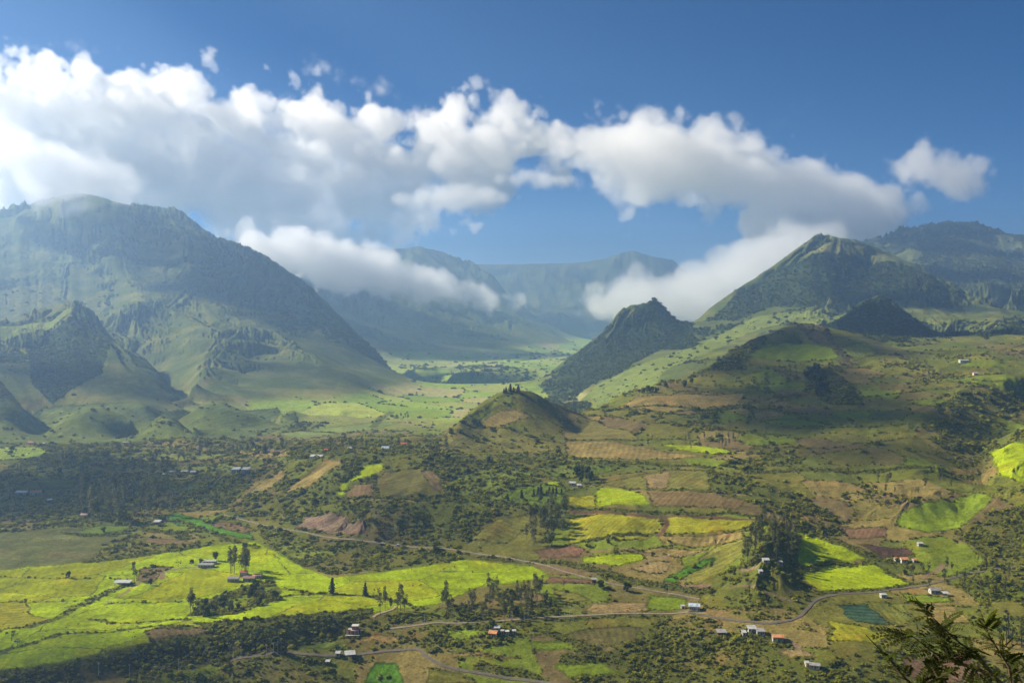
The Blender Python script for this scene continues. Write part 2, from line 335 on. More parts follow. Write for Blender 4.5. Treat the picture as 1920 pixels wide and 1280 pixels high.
# ------------------------------------------------------------------ land cover: what grows where, in world coordinates
def new_mat(name):
    m = bpy.data.materials.new(name); m.use_nodes = True
    return m, m.node_tree.nodes, m.node_tree.links.new, m.node_tree.nodes['Principled BSDF']
BRIGHT = (0.250, 0.315, 0.006); PAST = (0.145, 0.195, 0.014); YGREEN = (0.235, 0.23, 0.014); OLIVE = (0.140, 0.135, 0.024)
DRY = (0.215, 0.165, 0.050); BROWN = (0.155, 0.112, 0.048); SOIL = (0.14, 0.085, 0.046); SCRUB = (0.080, 0.090, 0.018)
FOREST = (0.020, 0.033, 0.012); EARTH = (0.20, 0.14, 0.085); TEAL = (0.040, 0.078, 0.045); TAN = (0.24, 0.175, 0.07)
MEADOW = (0.22, 0.29, 0.035); MGRASS = (0.085, 0.110, 0.028)
GDEEP = (0.07, 0.16, 0.012)
X_ = XX.astype(np.float32); Y_ = YY.astype(np.float32); Z_ = ZZ.astype(np.float32)
WXc = X_ + 2.6 * noise(X_ / 16, Y_ / 16, 201) + 1.0 * noise(X_ / 4, Y_ / 4, 202)
WYc = Y_ + 2.6 * noise(X_ / 16, Y_ / 16, 203) + 1.0 * noise(X_ / 4, Y_ / 4, 204)
n1 = fbm(X_ / 30, Y_ / 30, 4, 210, 0.6); n2 = fbm(X_ / 110, Y_ / 110, 3, 220); n3 = fbm(X_ / 7, Y_ / 7, 3, 230, 0.6)
YN = YN.astype(np.float32); ZN = ZN.astype(np.float32); far = sstep(1750, 2300, YN)
def c3(c): return np.array(c, np.float32)
def lerp(a, b, m): return a + (b - a) * m[..., None]
def poly_mask(pts, soft=0):
    w = [ground(x, y) for x, y in pts]
    px = np.array([p.x for p in w]); py = np.array([p.y for p in w])
    m = np.zeros(X_.shape, bool)
    r0, r1 = np.searchsorted(SV, [math.log(py.min() - 12), math.log(py.max() + 12)])
    amin, amax = (px / py).min() - .02, (px / py).max() + .02
    k0, k1 = np.searchsorted(AV, [amin, amax])
    x = WXc[r0:r1, k0:k1]; y = WYc[r0:r1, k0:k1]; s = np.zeros(x.shape, bool)
    j = len(px) - 1
    for i in range(len(px)):
        if py[i] != py[j]:
            s ^= ((py[i] > y) != (py[j] > y)) & (x < (px[j] - px[i]) * (y - py[i]) / (py[j] - py[i]) + px[i])
        j = i
    m[r0:r1, k0:k1] = s
    return m
def line_dist(pts, reach):
    """Distance in m from each terrain point to the ground polyline under the given pixels (capped at reach)."""
    w = [ground(x, y) for x, y in pts]
    d = np.full(X_.shape, reach, np.float32)
    for p, q in zip(w[:-1], w[1:]):
        y0, y1 = min(p.y, q.y) - reach, max(p.y, q.y) + reach
        r0, r1 = np.searchsorted(SV, [math.log(max(y0, 400)), math.log(y1)])
        a0 = min(p.x / p.y, q.x / q.y) - reach / y0; a1 = max(p.x / p.y, q.x / q.y) + reach / y0
        k0, k1 = np.searchsorted(AV, [a0, a1])
        x = WXc[r0:r1, k0:k1]; y = WYc[r0:r1, k0:k1]; vx, vy = q.x - p.x, q.y - p.y
        t = np.clip(((x - p.x) * vx + (y - p.y) * vy) / (vx * vx + vy * vy + 1e-6), 0, 1)
        d[r0:r1, k0:k1] = np.minimum(d[r0:r1, k0:k1], np.hypot(x - p.x - t * vx, y - p.y - t * vy))
    return d

# patchwork of small fields on all farmed ground
ed, idc = cells(WXc / 56 + 0.15 * Y_ / 56, WYc / 66, 5)
ed2, idc2 = cells(WXc / 150 + 3, WYc / 210 + 0.2 * X_ / 210, 9)
pal = [OLIVE, OLIVE, PAST, DRY, (0.13, 0.145, 0.02), BROWN, (0.10, 0.12, 0.02), (0.15, 0.125, 0.035)]
cover = np.zeros(X_.shape + (3,), np.float32)
cover[:] = c3(OLIVE)
for i, c in enumerate(pal):
    cover[(idc >= i / len(pal)) & (idc < (i + 1) / len(pal))] = c3(c)
cover = cover + (c3((0.125, 0.115, 0.028)) - cover) * 0.22
fieldborder = (ed < 0.035)
# valley floor meadows, paler and greener, in long strips
pm = [(0.28, 0.35, 0.05), (0.32, 0.37, 0.06), (0.20, 0.28, 0.035), (0.27, 0.30, 0.065), (0.34, 0.32, 0.11), (0.25, 0.34, 0.045)]
mead = far * sstep(-226, -246, ZN)
mc = np.zeros_like(cover)
for i, c in enumerate(pm): mc[(idc2 >= i / len(pm)) & (idc2 < (i + 1) / len(pm))] = c3(c)
cover = lerp(cover, mc, np.clip(mead, 0, 1))
# mountains: grass, with woodland on the lower flanks and in the gullies
mount = far * sstep(-245, -215, ZN)
gx, gy = grad(ZZ); steep = np.hypot(gx, gy).astype(np.float32)
lap = (np.gradient(gx, axis=1) / np.gradient(XX, axis=1) + np.gradient(gy, axis=0) / np.gradient(YY, axis=0)).astype(np.float32)
for _ in range(2):
    lap[1:-1, 1:-1] = (lap[1:-1, 1:-1] * 2 + lap[:-2, 1:-1] + lap[2:, 1:-1] + lap[1:-1, :-2] + lap[1:-1, 2:]) / 6
mg = lerp(np.broadcast_to(c3(MGRASS), cover.shape), np.broadcast_to(c3((0.125, 0.135, 0.04)), cover.shape), sstep(-0.2, 0.35, n2))
nb = fbm(X_ / 560, Y_ / 560, 4, 240, 0.6)
wood = sstep(0.05, 0.15, nb - 0.13 * sstep(-0.10, -0.22, X_ / Y_) + lap * 6 + 0.25 * n1 + (steep - 0.45) * 0.25 - 0.04)
mc2, mid = cells(X_ / 170, Y_ / 260, 77)
mg = np.where(((mid < 0.3) & (steep < 0.42))[..., None], mg * c3((1.35, 1.25, 0.9)), mg)
cover = lerp(cover, lerp(mg, np.broadcast_to(c3(FOREST) * 1.25, cover.shape), wood), mount)
VEG = np.zeros(X_.shape, np.float32)            # how thickly shrubs stand
HED = np.zeros(X_.shape, np.float32)            # narrow hedgerows, planted more finely
HED = np.where((ed < 0.030) & (far < 0.5) & (n1 > -0.35), 0.85, HED).astype(np.float32)
VEG = np.maximum(VEG, 0.7 * sstep(0.30, 0.42, n2 + 0.5 * n1) * (1 - far))
VEG = np.maximum(VEG, 0.75 * (ed2 < 0.02) * mead)
VEG = np.maximum(VEG, 0.4 * sstep(0.32, 0.45, nb) * mead)
VEG = np.maximum(VEG, wood * mount * 0.6)

FI = 0
def field(c, pts, vary=0.12, veg=0.0):
    global FI
    FI += 1; m = poly_mask(pts); th = FI * 1.7; per = 4.5 + FI % 4
    rows = 1 + (0.3 if c == TEAL else 0.14 if c not in (BRIGHT, PAST) else 0.06) * np.sin((X_[m] * math.cos(th) + Y_[m] * math.sin(th) + 3 * n1[m]) * 6.283 / per)
    cover[m] = c3(c) * ((1 + vary * n1[m]) * rows)[:, None]; VEG[m] = veg; HED[m] = 0
    e = m.copy(); k = 2
    e[k:-k, k:-k] = m[k:-k, k:-k] & m[:-2 * k, k:-k] & m[2 * k:, k:-k] & m[k:-k, :-2 * k] & m[k:-k, 2 * k:]
    b = m & ~e; cover[b] = cover[b] * 0.45 + c3(SCRUB) * 0.25; HED[b] = 0.55 * ((n2[b] + n1[b]) > -0.1) * (0 if c == BRIGHT and len(pts) > 20 else 1)
    return m
def scrub(pts, d, c=SCRUB):
    m = poly_mask(pts); k = np.clip(d * .8 + 0.9 * n1[m] + 0.5 * n3[m], 0, 1)
    cover[m] = cover[m] * (1 - k[:, None]) + c3(c) * k[:, None]
    VEG[m] = np.maximum(VEG[m], np.clip(d * .70 + 1.3 * n1[m] + 0.6 * n2[m], 0.02, 1))
# scrub and woods (pixel outlines surveyed from the photograph, laid on the ground)
scrub([(400, 975), (480, 915), (560, 870), (610, 855), (700, 850), (830, 845), (950, 868), (1010, 900), (1050, 925), (1060, 950), (1000, 958), (930, 968), (880, 1010), (860, 1040), (700, 1040), (600, 1010), (500, 975)], 0.66)
scrub([(480, 985), (600, 1010), (720, 1025), (900, 1040), (960, 1045), (840, 1058), (760, 1063), (620, 1078), (560, 1060), (500, 1015)], 0.6)
scrub([(0, 1262), (110, 1250), (205, 1230), (275, 1211), (365, 1196), (475, 1188), (635, 1159), (750, 1150), (900, 1165), (1040, 1160), (1040, 1190), (950, 1205), (880, 1225), (700, 1222), (610, 1240), (680, 1290), (660, 1340), (0, 1340)], 0.62)
scrub([(1060, 1270), (1110, 1230), (1190, 1200), (1230, 1160), (1300, 1158), (1420, 1178), (1500, 1215), (1540, 1250), (1560, 1340), (1100, 1340)], 0.8)
scrub([(1760, 1090), (1850, 1050), (1925, 1040), (1925, 1130), (1850, 1125)], 0.65)
scrub([(1540, 1240), (1640, 1215), (1925, 1230), (1925, 1340), (1540, 1340)], 0.6)
scrub([(1725, 800), (1780, 745), (1925, 720), (1925, 765), (1890, 790), (1850, 880), (1790, 870), (1750, 830)], 0.5)
scrub([(1800, 1010), (1850, 960), (1925, 945), (1925, 1040), (1860, 1045)], 0.95)
scrub([(1330, 880), (1400, 900), (1500, 930), (1560, 960), (1600, 990), (1560, 1010), (1500, 980), (1440, 960), (1380, 935), (1330, 925)], 0.68)
scrub([(1320, 1140), (1340, 1095), (1400, 1040), (1470, 1020), (1520, 1060), (1530, 1110), (1500, 1157), (1420, 1164)], 0.45)
scrub([(-30, 900), (60, 850), (120, 832), (210, 830), (260, 850), (360, 868), (450, 880), (470, 910), (420, 955), (330, 960), (280, 985), (130, 988), (-30, 1005)], 0.66)
scrub([(200, 822), (350, 815), (520, 822), (620, 840), (600, 860), (480, 905), (360, 868), (250, 850)], 0.38)
scrub([(600, 828), (780, 828), (860, 855), (900, 870), (800, 852), (610, 855)], 0.55)
scrub([(960, 848), (1050, 850), (1060, 870), (1000, 880), (930, 868), (900, 862)], 0.7)
scrub([(1505, 692), (1560, 690), (1600, 720), (1620, 760), (1560, 760), (1510, 735)], 0.8, FOREST)
scrub([(840, 692), (900, 684), (1010, 700), (1000, 716), (880, 712)], 0.35, FOREST)
scrub([(1020, 745), (1080, 745), (1110, 760), (1085, 778), (1040, 758)], 0.9, FOREST)
scrub([(1770, 630), (1850, 612), (1925, 606), (1925, 626), (1850, 636)], 0.9, FOREST)
scrub([(1340, 690), (1350, 672), (1400, 645), (1420, 650), (1380, 690)], 0.6)
scrub([(1336, 694), (1345, 676), (1380, 652), (1420, 632), (1455, 617), (1435, 645), (1405, 666), (1392, 692)], 0.95, (0.045, 0.05, 0.02))
scrub([(1395, 850), (1440, 830), (1520, 840), (1500, 870), (1400, 880)], 0.4)
scrub([(60, 835), (200, 830), (240, 845), (110, 860)], 0.85)
scrub([(500, 800), (560, 790), (620, 792), (560, 815)], 0.7)
# forested flanks of the right mountain, of the dark cones and of the left foothill
for pts, d in (([(1320, 602), (1380, 552), (1460, 500), (1530, 480), (1600, 478), (1680, 490), (1760, 530), (1810, 560), (1780, 580), (1700, 560), (1600, 560), (1520, 575), (1450, 575), (1380, 600)], 0.85),
               ([(1010, 722), (1060, 690), (1140, 632), (1190, 582), (1240, 570), (1300, 620), (1320, 650), (1240, 655), (1180, 690), (1110, 720), (1080, 745), (1030, 745)], 0.85),
               ([(1568, 606), (1650, 556), (1730, 607), (1765, 628), (1700, 640), (1620, 632)], 0.8),
               ([(50, 640), (110, 610), (180, 612), (210, 640), (190, 700), (100, 760), (60, 720)], 0.8),
               ([(1520, 452), (1540, 446), (1560, 450), (1545, 462), (1510, 474)], 0.9)):
    m = poly_mask(pts); k = np.clip(d + 0.5 * n1[m] + 0.6 * n2[m], 0, 1)
    cover[m] = cover[m] * (1 - k[:, None]) + c3(FOREST) * 1.3 * k[:, None]; VEG[m] = np.maximum(VEG[m], k)
scrub([(1640, 470), (1740, 450), (1925, 462), (1925, 545), (1850, 540), (1760, 512)], 0.62, (0.035, 0.045, 0.016))
scrub([(1850, 540), (1925, 530), (1925, 575), (1860, 570)], 0.4, (0.035, 0.045, 0.016))
for pts, c in (([(1540, 462), (1600, 460), (1670, 480), (1640, 486), (1560, 476), (1500, 484)], (0.15, 0.15, 0.045)), ([(0, 612), (60, 606), (150, 588), (182, 590), (180, 606), (90, 618), (0, 640)], (0.14, 0.17, 0.04)),
               ([(0, 540), (100, 530), (150, 580), (60, 596), (0, 604)], (0.13, 0.14, 0.045)), ([(1400, 600), (1470, 585), (1580, 592), (1560, 612), (1480, 602), (1400, 625), (1340, 655), (1280, 680), (1240, 700), (1170, 740), (1120, 760), (1090, 750), (1130, 715), (1210, 680), (1320, 640)], (0.15, 0.185, 0.04))):
    m = poly_mask(pts); cover[m] = c3(c) * (1 + 0.3 * n1[m])[:, None]; VEG[m] = 0.012 + 0.45 * (np.abs(noise(X_[m] / 70, Y_[m] / 110, 5)) < 0.022)

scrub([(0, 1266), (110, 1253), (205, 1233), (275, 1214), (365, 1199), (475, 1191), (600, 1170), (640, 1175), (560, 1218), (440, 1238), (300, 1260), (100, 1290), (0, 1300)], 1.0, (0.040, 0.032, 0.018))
# fields
field((0.10, 0.105, 0.03), [(-30, 1000), (130, 985), (250, 1000), (200, 1030), (170, 1055), (80, 1062), (-30, 1072)], 0.35)
plat = field(BRIGHT, [(-30, 1068), (100, 1058), (170, 1050), (300, 1034), (390, 1022), (480, 1012), (520, 1035), (560, 1058), (620, 1082), (760, 1065), (880, 1046), (1000, 1060), (1030, 1075), (980, 1092), (900, 1100), (830, 1130), (700, 1148), (620, 1156), (475, 1184), (360, 1192), (272, 1207), (200, 1226), (105, 1245), (-30, 1262)], 0.32)
ep, ip = cells(WXc / 70 - 0.3 * Y_ / 70, WYc / 75, 31)
shade = [0.92, 0.72, 1.04, 0.84, 0.98]
for i in range(5):
    m = plat & (ip >= i / 5) & (ip < (i + 1) / 5); cover[m] *= c3((shade[i] * (1.12 if i % 2 else 0.96), shade[i], 1.0))
cover[plat & (ep < 0.012)] = c3((0.07, 0.09, 0.02)); 
field(YGREEN, [(-20, 1130), (50, 1125), (60, 1150), (100, 1165), (60, 1175), (-20, 1185)], 0.3)
field(BROWN, [(268, 1182), (300, 1176), (375, 1175), (400, 1186), (340, 1193), (285, 1203)], 0.2)
field(SCRUB, [(360, 1168), (460, 1160), (600, 1148), (700, 1140), (700, 1150), (620, 1157), (475, 1186), (400, 1188)], 0.3, 0.5)
field(OLIVE, [(168, 1050), (190, 1022), (250, 1002), (300, 1008), (380, 1018), (300, 1034)], 0.5, 0.35)
field(BROWN, [(250, 1012), (290, 1008), (350, 1012), (365, 1020), (310, 1022)], 0.3)
field((0.09, 0.13, 0.02), [(136, 1000), (160, 988), (200, 983), (250, 985), (240, 992), (190, 1002)], 0.2)
field(GDEEP, [(305, 965), (330, 961), (380, 972), (460, 990), (480, 1012), (440, 1008), (380, 990), (330, 985)], 0.3)
field(BROWN, [(375, 975), (440, 978), (480, 992), (460, 1000), (410, 990)], 0.3, 0.15)
field(BROWN, [(262, 1066), (300, 1060), (330, 1062), (300, 1075), (290, 1090), (256, 1088)], 0.3, 0.25)
field(BRIGHT, [(680, 872), (712, 866), (725, 880), (690, 896), (655, 906), (642, 930), (630, 926), (640, 905), (668, 890)])
field(BROWN, [(645, 933), (660, 906), (700, 904), (702, 933)])
field((0.115, 0.105, 0.028), [(700, 905), (722, 882), (790, 876), (828, 895), (828, 930), (710, 933)], 0.3)
field(BROWN, [(785, 880), (815, 882), (828, 896), (827, 925), (805, 912)])
field(DRY, [(532, 927), (560, 900), (592, 874), (612, 860), (652, 864), (612, 886), (582, 912)], 0.3)
field(DRY, [(462, 926), (500, 898), (530, 880), (536, 890), (500, 920)], 0.3)
field(EARTH, [(553, 988), (575, 968), (640, 962), (690, 986), (692, 1004), (640, 1002), (600, 998)], 0.5)
field(OLIVE, [(880, 1012), (930, 972), (1000, 960), (992, 990), (945, 1022)], 0.3)
field(YGREEN, [(1066, 966), (1243, 966), (1235, 1000), (1200, 1014), (1062, 1020), (1075, 990)], 0.3)
field(YGREEN, [(1256, 968), (1432, 975), (1400, 991), (1240, 1001)], 0.25)
field(DRY, [(1240, 1002), (1400, 992), (1396, 1010), (1345, 1022), (1300, 1028), (1235, 1018)], 0.2)
field(BRIGHT, [(1088, 1042), (1200, 1035), (1212, 1046), (1160, 1062), (1095, 1056)])
field(TAN, [(1178, 1066), (1225, 1050), (1262, 1052), (1250, 1076), (1215, 1075)], 0.2)
field(DRY, [(1104, 1033), (1240, 1024), (1330, 1030), (1275, 1048), (1205, 1036)], 0.2)
field(SOIL, [(1000, 1032), (1060, 1020), (1100, 1028), (1085, 1044), (1030, 1050)])
field((0.17, 0.165, 0.03), [(1285, 1086), (1300, 1058), (1350, 1022), (1402, 1006), (1395, 1035), (1340, 1085), (1300, 1098)], 0.2)
field(GDEEP, [(1240, 1088), (1290, 1060), (1335, 1042), (1340, 1048), (1290, 1078), (1262, 1095)], 0.2, 0.2)
field(BRIGHT, [(1130, 912), (1170, 914), (1205, 926), (1224, 948), (1122, 950), (1112, 925)])
field(YGREEN, [(1062, 930), (1112, 925), (1122, 950), (1064, 948)])
field((0.145, 0.14, 0.03), [(1120, 908), (1200, 888), (1250, 880), (1330, 882), (1332, 920), (1210, 918)], 0.15)
field(TAN, [(1205, 892), (1258, 880), (1252, 916), (1212, 914)], 0.2)
field((0.17, 0.12, 0.045), [(1212, 920), (1330, 923), (1402, 936), (1382, 956), (1222, 948)], 0.2)
field(BRIGHT, [(1020, 905), (1050, 900), (1045, 925), (1010, 928)], 0.2)
field(DRY, [(1058, 825), (1150, 826), (1330, 856), (1200, 862), (1060, 855)], 0.25)
field((0.16, 0.14, 0.035), [(1050, 792), (1098, 780), (1180, 806), (1205, 826), (1058, 824)], 0.2)
field(DRY, [(1190, 745), (1330, 740), (1400, 736), (1385, 760), (1250, 776), (1150, 766)], 0.3)
field(BRIGHT, [(1228, 832), (1300, 833), (1345, 838), (1382, 850), (1330, 852)])
field((0.10, 0.085, 0.04), [(1482, 609), (1512, 606), (1562, 640), (1592, 668), (1606, 690), (1588, 688), (1545, 652), (1508, 622)], 0.3, 0.25)
field((0.15, 0.175, 0.03), [(1572, 652), (1622, 640), (1655, 665), (1602, 678)], 0.15)
field(PAST, [(1400, 668), (1440, 642), (1500, 640), (1560, 650), (1580, 676), (1500, 680)], 0.2)
field(BRIGHT, [(1478, 988), (1540, 1010), (1640, 1050), (1560, 1052), (1505, 1066), (1490, 1030)], 0.2)
field(BRIGHT, [(1502, 1072), (1560, 1056), (1640, 1055), (1712, 1095), (1620, 1106), (1540, 1109), (1512, 1092)], 0.25)
field(SOIL, [(1568, 982), (1660, 986), (1667, 1010), (1592, 1010)], 0.15)
field((0.075, 0.045, 0.034), [(1608, 1018), (1700, 1026), (1717, 1040), (1650, 1045)], 0.15)
field(PAST, [(1690, 960), (1760, 935), (1840, 920), (1860, 935), (1800, 990), (1740, 1000), (1680, 985)], 0.25)
field(TEAL, [(1568, 1133), (1620, 1130), (1677, 1172), (1603, 1166)], 0.06)
field((0.15, 0.16, 0.03), [(1622, 1126), (1690, 1130), (1735, 1172), (1682, 1173)], 0.2)
field(DRY, [(1730, 1132), (1790, 1135), (1825, 1168), (1742, 1172)], 0.15)
field(YGREEN, [(1555, 1160), (1600, 1170), (1685, 1186), (1640, 1206), (1560, 1204)], 0.2)
field(PAST, [(1690, 1110), (1780, 1118), (1792, 1130), (1700, 1128)])
field(SOIL, [(1690, 1232), (1800, 1222), (1860, 1262), (1760, 1290), (1700, 1270)], 0.15, 0.05)
field(TAN, [(1455, 1216), (1500, 1214), (1532, 1230), (1482, 1236)], 0.15)
field(BRIGHT, [(1850, 848), (1925, 832), (1925, 905), (1872, 892)], 0.25)
field((0.10, 0.13, 0.02), [(562, 1206), (640, 1196), (656, 1206), (640, 1216), (560, 1216)])
field(DRY, [(664, 1206), (690, 1190), (740, 1188), (752, 1206)])
field(GDEEP, [(680, 1278), (700, 1242), (742, 1238), (765, 1285)], 0.3, 0.1)
field(OLIVE, [(800, 1250), (860, 1256), (905, 1285), (800, 1285)], 0.2)
field(DRY, [(838, 1220), (930, 1222), (985, 1236), (850, 1232)], 0.2)
field(PAST, [(985, 1200), (1060, 1200), (1112, 1226), (1000, 1216)], 0.3)
field((0.11, 0.10, 0.03), [(1050, 1190), (1110, 1176), (1200, 1174), (1190, 1206), (1120, 1212)], 0.2)
field(PAST, [(1040, 1240), (1120, 1240), (1172, 1262), (1060, 1272)], 0.3)
field(PAST, [(1218, 1116), (1290, 1120), (1282, 1140), (1214, 1146)], 0.1)
field(TAN, [(1088, 1146), (1120, 1130), (1216, 1126), (1214, 1146), (1150, 1152)], 0.2)
field(SOIL, [(1030, 1080), (1110, 1086), (1122, 1096), (1020, 1094)])
field(OLIVE, [(1030, 1100), (1080, 1110), (1112, 1126), (1060, 1136)], 0.3)
field(DRY, [(868, 826), (900, 794), (932, 768), (968, 766), (1002, 782), (962, 792), (905, 812)], 0.25)
field((0.17, 0.20, 0.03), [(850, 812), (885, 775), (935, 742), (965, 738), (960, 760), (925, 766), (890, 795)], 0.25)  # small hill's left face: grass colour brightened to paint in the sunlight there
field((0.17, 0.21, 0.05), [(520, 812), (620, 800), (700, 792), (760, 790), (700, 805), (560, 822)], 0.15)

field((0.10, 0.14, 0.018), [(940, 940), (960, 916), (1020, 905), (1062, 915), (1064, 948), (1000, 950)], 0.3, 0.05)
field((0.11, 0.135, 0.02), [(835, 905), (870, 882), (950, 872), (1010, 880), (990, 905), (930, 930), (860, 930)], 0.4, 0.42)
field((0.10, 0.13, 0.02), [(1000, 876), (1060, 868), (1180, 872), (1120, 890), (1050, 898)], 0.3, 0.12)
field((0.15, 0.16, 0.03), [(205, 853), (330, 845), (425, 849), (405, 862), (262, 865)], 0.3, 0.22)
field((0.14, 0.16, 0.03), [(300, 870), (420, 868), (480, 876), (440, 885), (320, 882)], 0.3, 0.2)
field(DRY, [(440, 846), (520, 840), (565, 850), (500, 863)], 0.3, 0.2)
field(MEADOW, [(-30, 836), (80, 839), (98, 848), (60, 859), (-30, 864)], 0.2, 0.05)
field((0.09, 0.11, 0.02), [(68, 898), (146, 897), (140, 914), (75, 919)], 0.2, 0.1)
field((0.09, 0.11, 0.02), [(290, 905), (400, 900), (430, 912), (330, 922)], 0.2, 0.2)
field(PAST, [(820, 1180), (870, 1176), (930, 1182), (905, 1196), (850, 1200)], 0.3, 0.2)
field((0.13, 0.15, 0.02), [(500, 1022), (560, 1020), (640, 1035), (600, 1052), (540, 1045)], 0.4, 0.3)
field((0.15, 0.14, 0.032), [(812, 842), (815, 828), (850, 800), (880, 776), (905, 800), (960, 800), (1010, 822), (1060, 830), (1040, 846), (960, 850), (880, 848)], 0.3, 0.10)
field((0.11, 0.135, 0.028), [(-30, 762), (80, 762), (300, 770), (520, 764), (560, 785), (500, 815), (360, 822), (200, 832), (-30, 832)], 0.35, 0.05)
field((0.145, 0.165, 0.035), [(255, 816), (285, 792), (308, 780), (335, 790), (362, 812)], 0.15, 0.0)
scrub([(352, 1154), (378, 1128), (440, 1104), (505, 1087), (532, 1104), (522, 1126), (440, 1152)], 1.0)
scrub([(820, 1140), (900, 1132), (1040, 1128), (1050, 1152), (960, 1160), (830, 1162)], 0.8)
scrub([(1385, 1066), (1440, 1000), (1490, 1000), (1500, 1050), (1460, 1064)], 0.6)
# hedges and banks: dense, narrow strips of shrubs (points, half width in m, thickness 0..1)
HEDGES = [([(1440, 688), (1500, 684), (1560, 684), (1590, 690)], 5, 1), ([(1600, 690), (1640, 686)], 5, 1), ([(1625, 668), (1650, 662), (1690, 668), (1720, 672)], 4, 1), ([(1540, 608), (1640, 634), (1760, 640), (1830, 642)], 3, 1), ([(1420, 655), (1480, 640), (1540, 640)], 2, .7),
    ([(1130, 770), (1200, 768), (1280, 778), (1340, 772), (1400, 758), (1490, 738)], 3, .95), ([(1400, 795), (1410, 775), (1450, 755), (1500, 742)], 2.5, .9), ([(1340, 805), (1400, 808), (1440, 822)], 3, .8), ([(1430, 790), (1500, 785), (1560, 796)], 2.5, .7), ([(1560, 840), (1700, 820), (1770, 822)], 2, .6), ([(1400, 840), (1480, 838), (1550, 842)], 2, .6),
    ([(1700, 728), (1770, 716), (1830, 712), (1900, 725)], 3, .9), ([(1640, 650), (1720, 652), (1780, 660)], 2.5, .7), ([(1700, 640), (1790, 648), (1925, 640)], 3, .8), ([(165, 1053), (250, 1043), (385, 1023)], 3.5, 1), ([(60, 1172), (105, 1160), (120, 1150), (160, 1130), (205, 1108), (245, 1094)], 4, .6), ([(105, 1188), (260, 1176), (360, 1175)], 1.6, .8),
    ([(170, 1158), (250, 1168), (350, 1160)], 1.3, .7), ([(200, 1132), (350, 1128)], 1.2, .6), ([(0, 1082), (240, 1086)], 1.0, .5), ([(0, 1129), (185, 1124)], 1.0, .5), ([(0, 1222), (60, 1205), (105, 1190)], 2.5, .7),
    ([(610, 1113), (700, 1118), (780, 1136)], 2.2, .8), ([(520, 1102), (610, 1114)], 2, .6), ([(530, 1118), (610, 1110)], 1.5, .8), ([(120, 998), (165, 1004), (215, 1003)], 5, .9), ([(220, 1000), (260, 990), (330, 1000), (350, 1010)], 7, .8),
    ([(330, 975), (400, 998), (420, 1010), (480, 1025)], 4, .7), ([(940, 856), (1060, 866), (1200, 868), (1330, 876)], 7, 1), ([(1060, 952), (1200, 960), (1330, 964), (1430, 972)], 4, 1), ([(1300, 776), (1400, 756), (1500, 739)], 3, .9),
    ([(1410, 782), (1404, 758)], 3, .9), ([(1400, 884), (1490, 880), (1600, 885), (1830, 894)], 6, 1), ([(1150, 768), (1240, 760), (1345, 770)], 4, .8), ([(1700, 722), (1800, 710), (1925, 700)], 3, .9), ([(1560, 634), (1640, 635), (1720, 641)], 3, 1),
    ([(1437, 700), (1440, 738)], 3, .8), ([(1060, 824), (1190, 826), (1300, 826)], 2.5, .8), ([(1240, 716), (1400, 722)], 3, .6), ([(920, 1046), (1050, 1053), (1180, 1088), (1330, 1108)], 6, .9), ([(640, 937), (760, 939), (830, 936), (940, 942)], 4, 1),
    ([(1040, 1190), (1100, 1215), (1160, 1232)], 5, .9), ([(1040, 1160), (1160, 1152), (1260, 1150)], 4, 1), ([(1060, 1232), (1150, 1236), (1180, 1245)], 4, .9), ([(900, 1250), (980, 1262), (1020, 1275)], 4, 1), ([(1545, 1060), (1640, 1056), (1720, 1098)], 2.5, .7),
    ([(1540, 1112), (1640, 1106), (1730, 1094)], 5, 1), ([(1640, 1180), (1690, 1186), (1760, 1190)], 3.5, .9), ([(1660, 1128), (1740, 1178)], 1.6, .6), ([(1500, 980), (1560, 1010), (1640, 1046), (1700, 1062)], 6, .8), ([(1230, 1000), (1060, 1022)], 3, 1),
    ([(1400, 690), (1500, 690), (1580, 690), (1640, 680)], 3, .5), ([(1620, 745), (1700, 735), (1780, 728)], 2.5, .8), ([(1460, 800), (1600, 800), (1700, 795)], 2.5, .7), ([(1340, 800), (1400, 812), (1480, 816)], 3, .8), ([(1640, 640), (1700, 660), (1760, 668), (1925, 664)], 2.5, .8),
    ([(1600, 700), (1740, 705)], 2, .8), ([(1130, 905), (1100, 912), (1060, 920)], 2, .6), ([(1210, 920), (1330, 922)], 1.2, .7), ([(1330, 882), (1330, 922)], 1.5, .5), ([(830, 848), (880, 852), (960, 854)], 4, .8), ([(1420, 640), (1350, 678), (1330, 692), (1260, 718)], 5, .7),
    ([(560, 806), (640, 812), (760, 808)], 6, .7), ([(700, 800), (720, 780), (735, 772)], 8, .8), ([(0, 1262), (107, 1250), (205, 1230), (275, 1211), (362, 1197), (475, 1189), (535, 1179), (635, 1160), (700, 1152)], 2.5, .9), ([(1240, 880), (1390, 890)], 3, .5)]
for pts, w, d in HEDGES:
    dist = line_dist(pts, w + 6); k = sstep(w + 1.5, w - 0.5, dist) * d
    cover = lerp(cover, np.broadcast_to(c3(SCRUB), cover.shape), k); HED = np.maximum(HED, k * (0.8 + 0.5 * n1)); VEG = np.where((k > .1) & (VEG < .3) & (w < 3.2), 0, VEG)
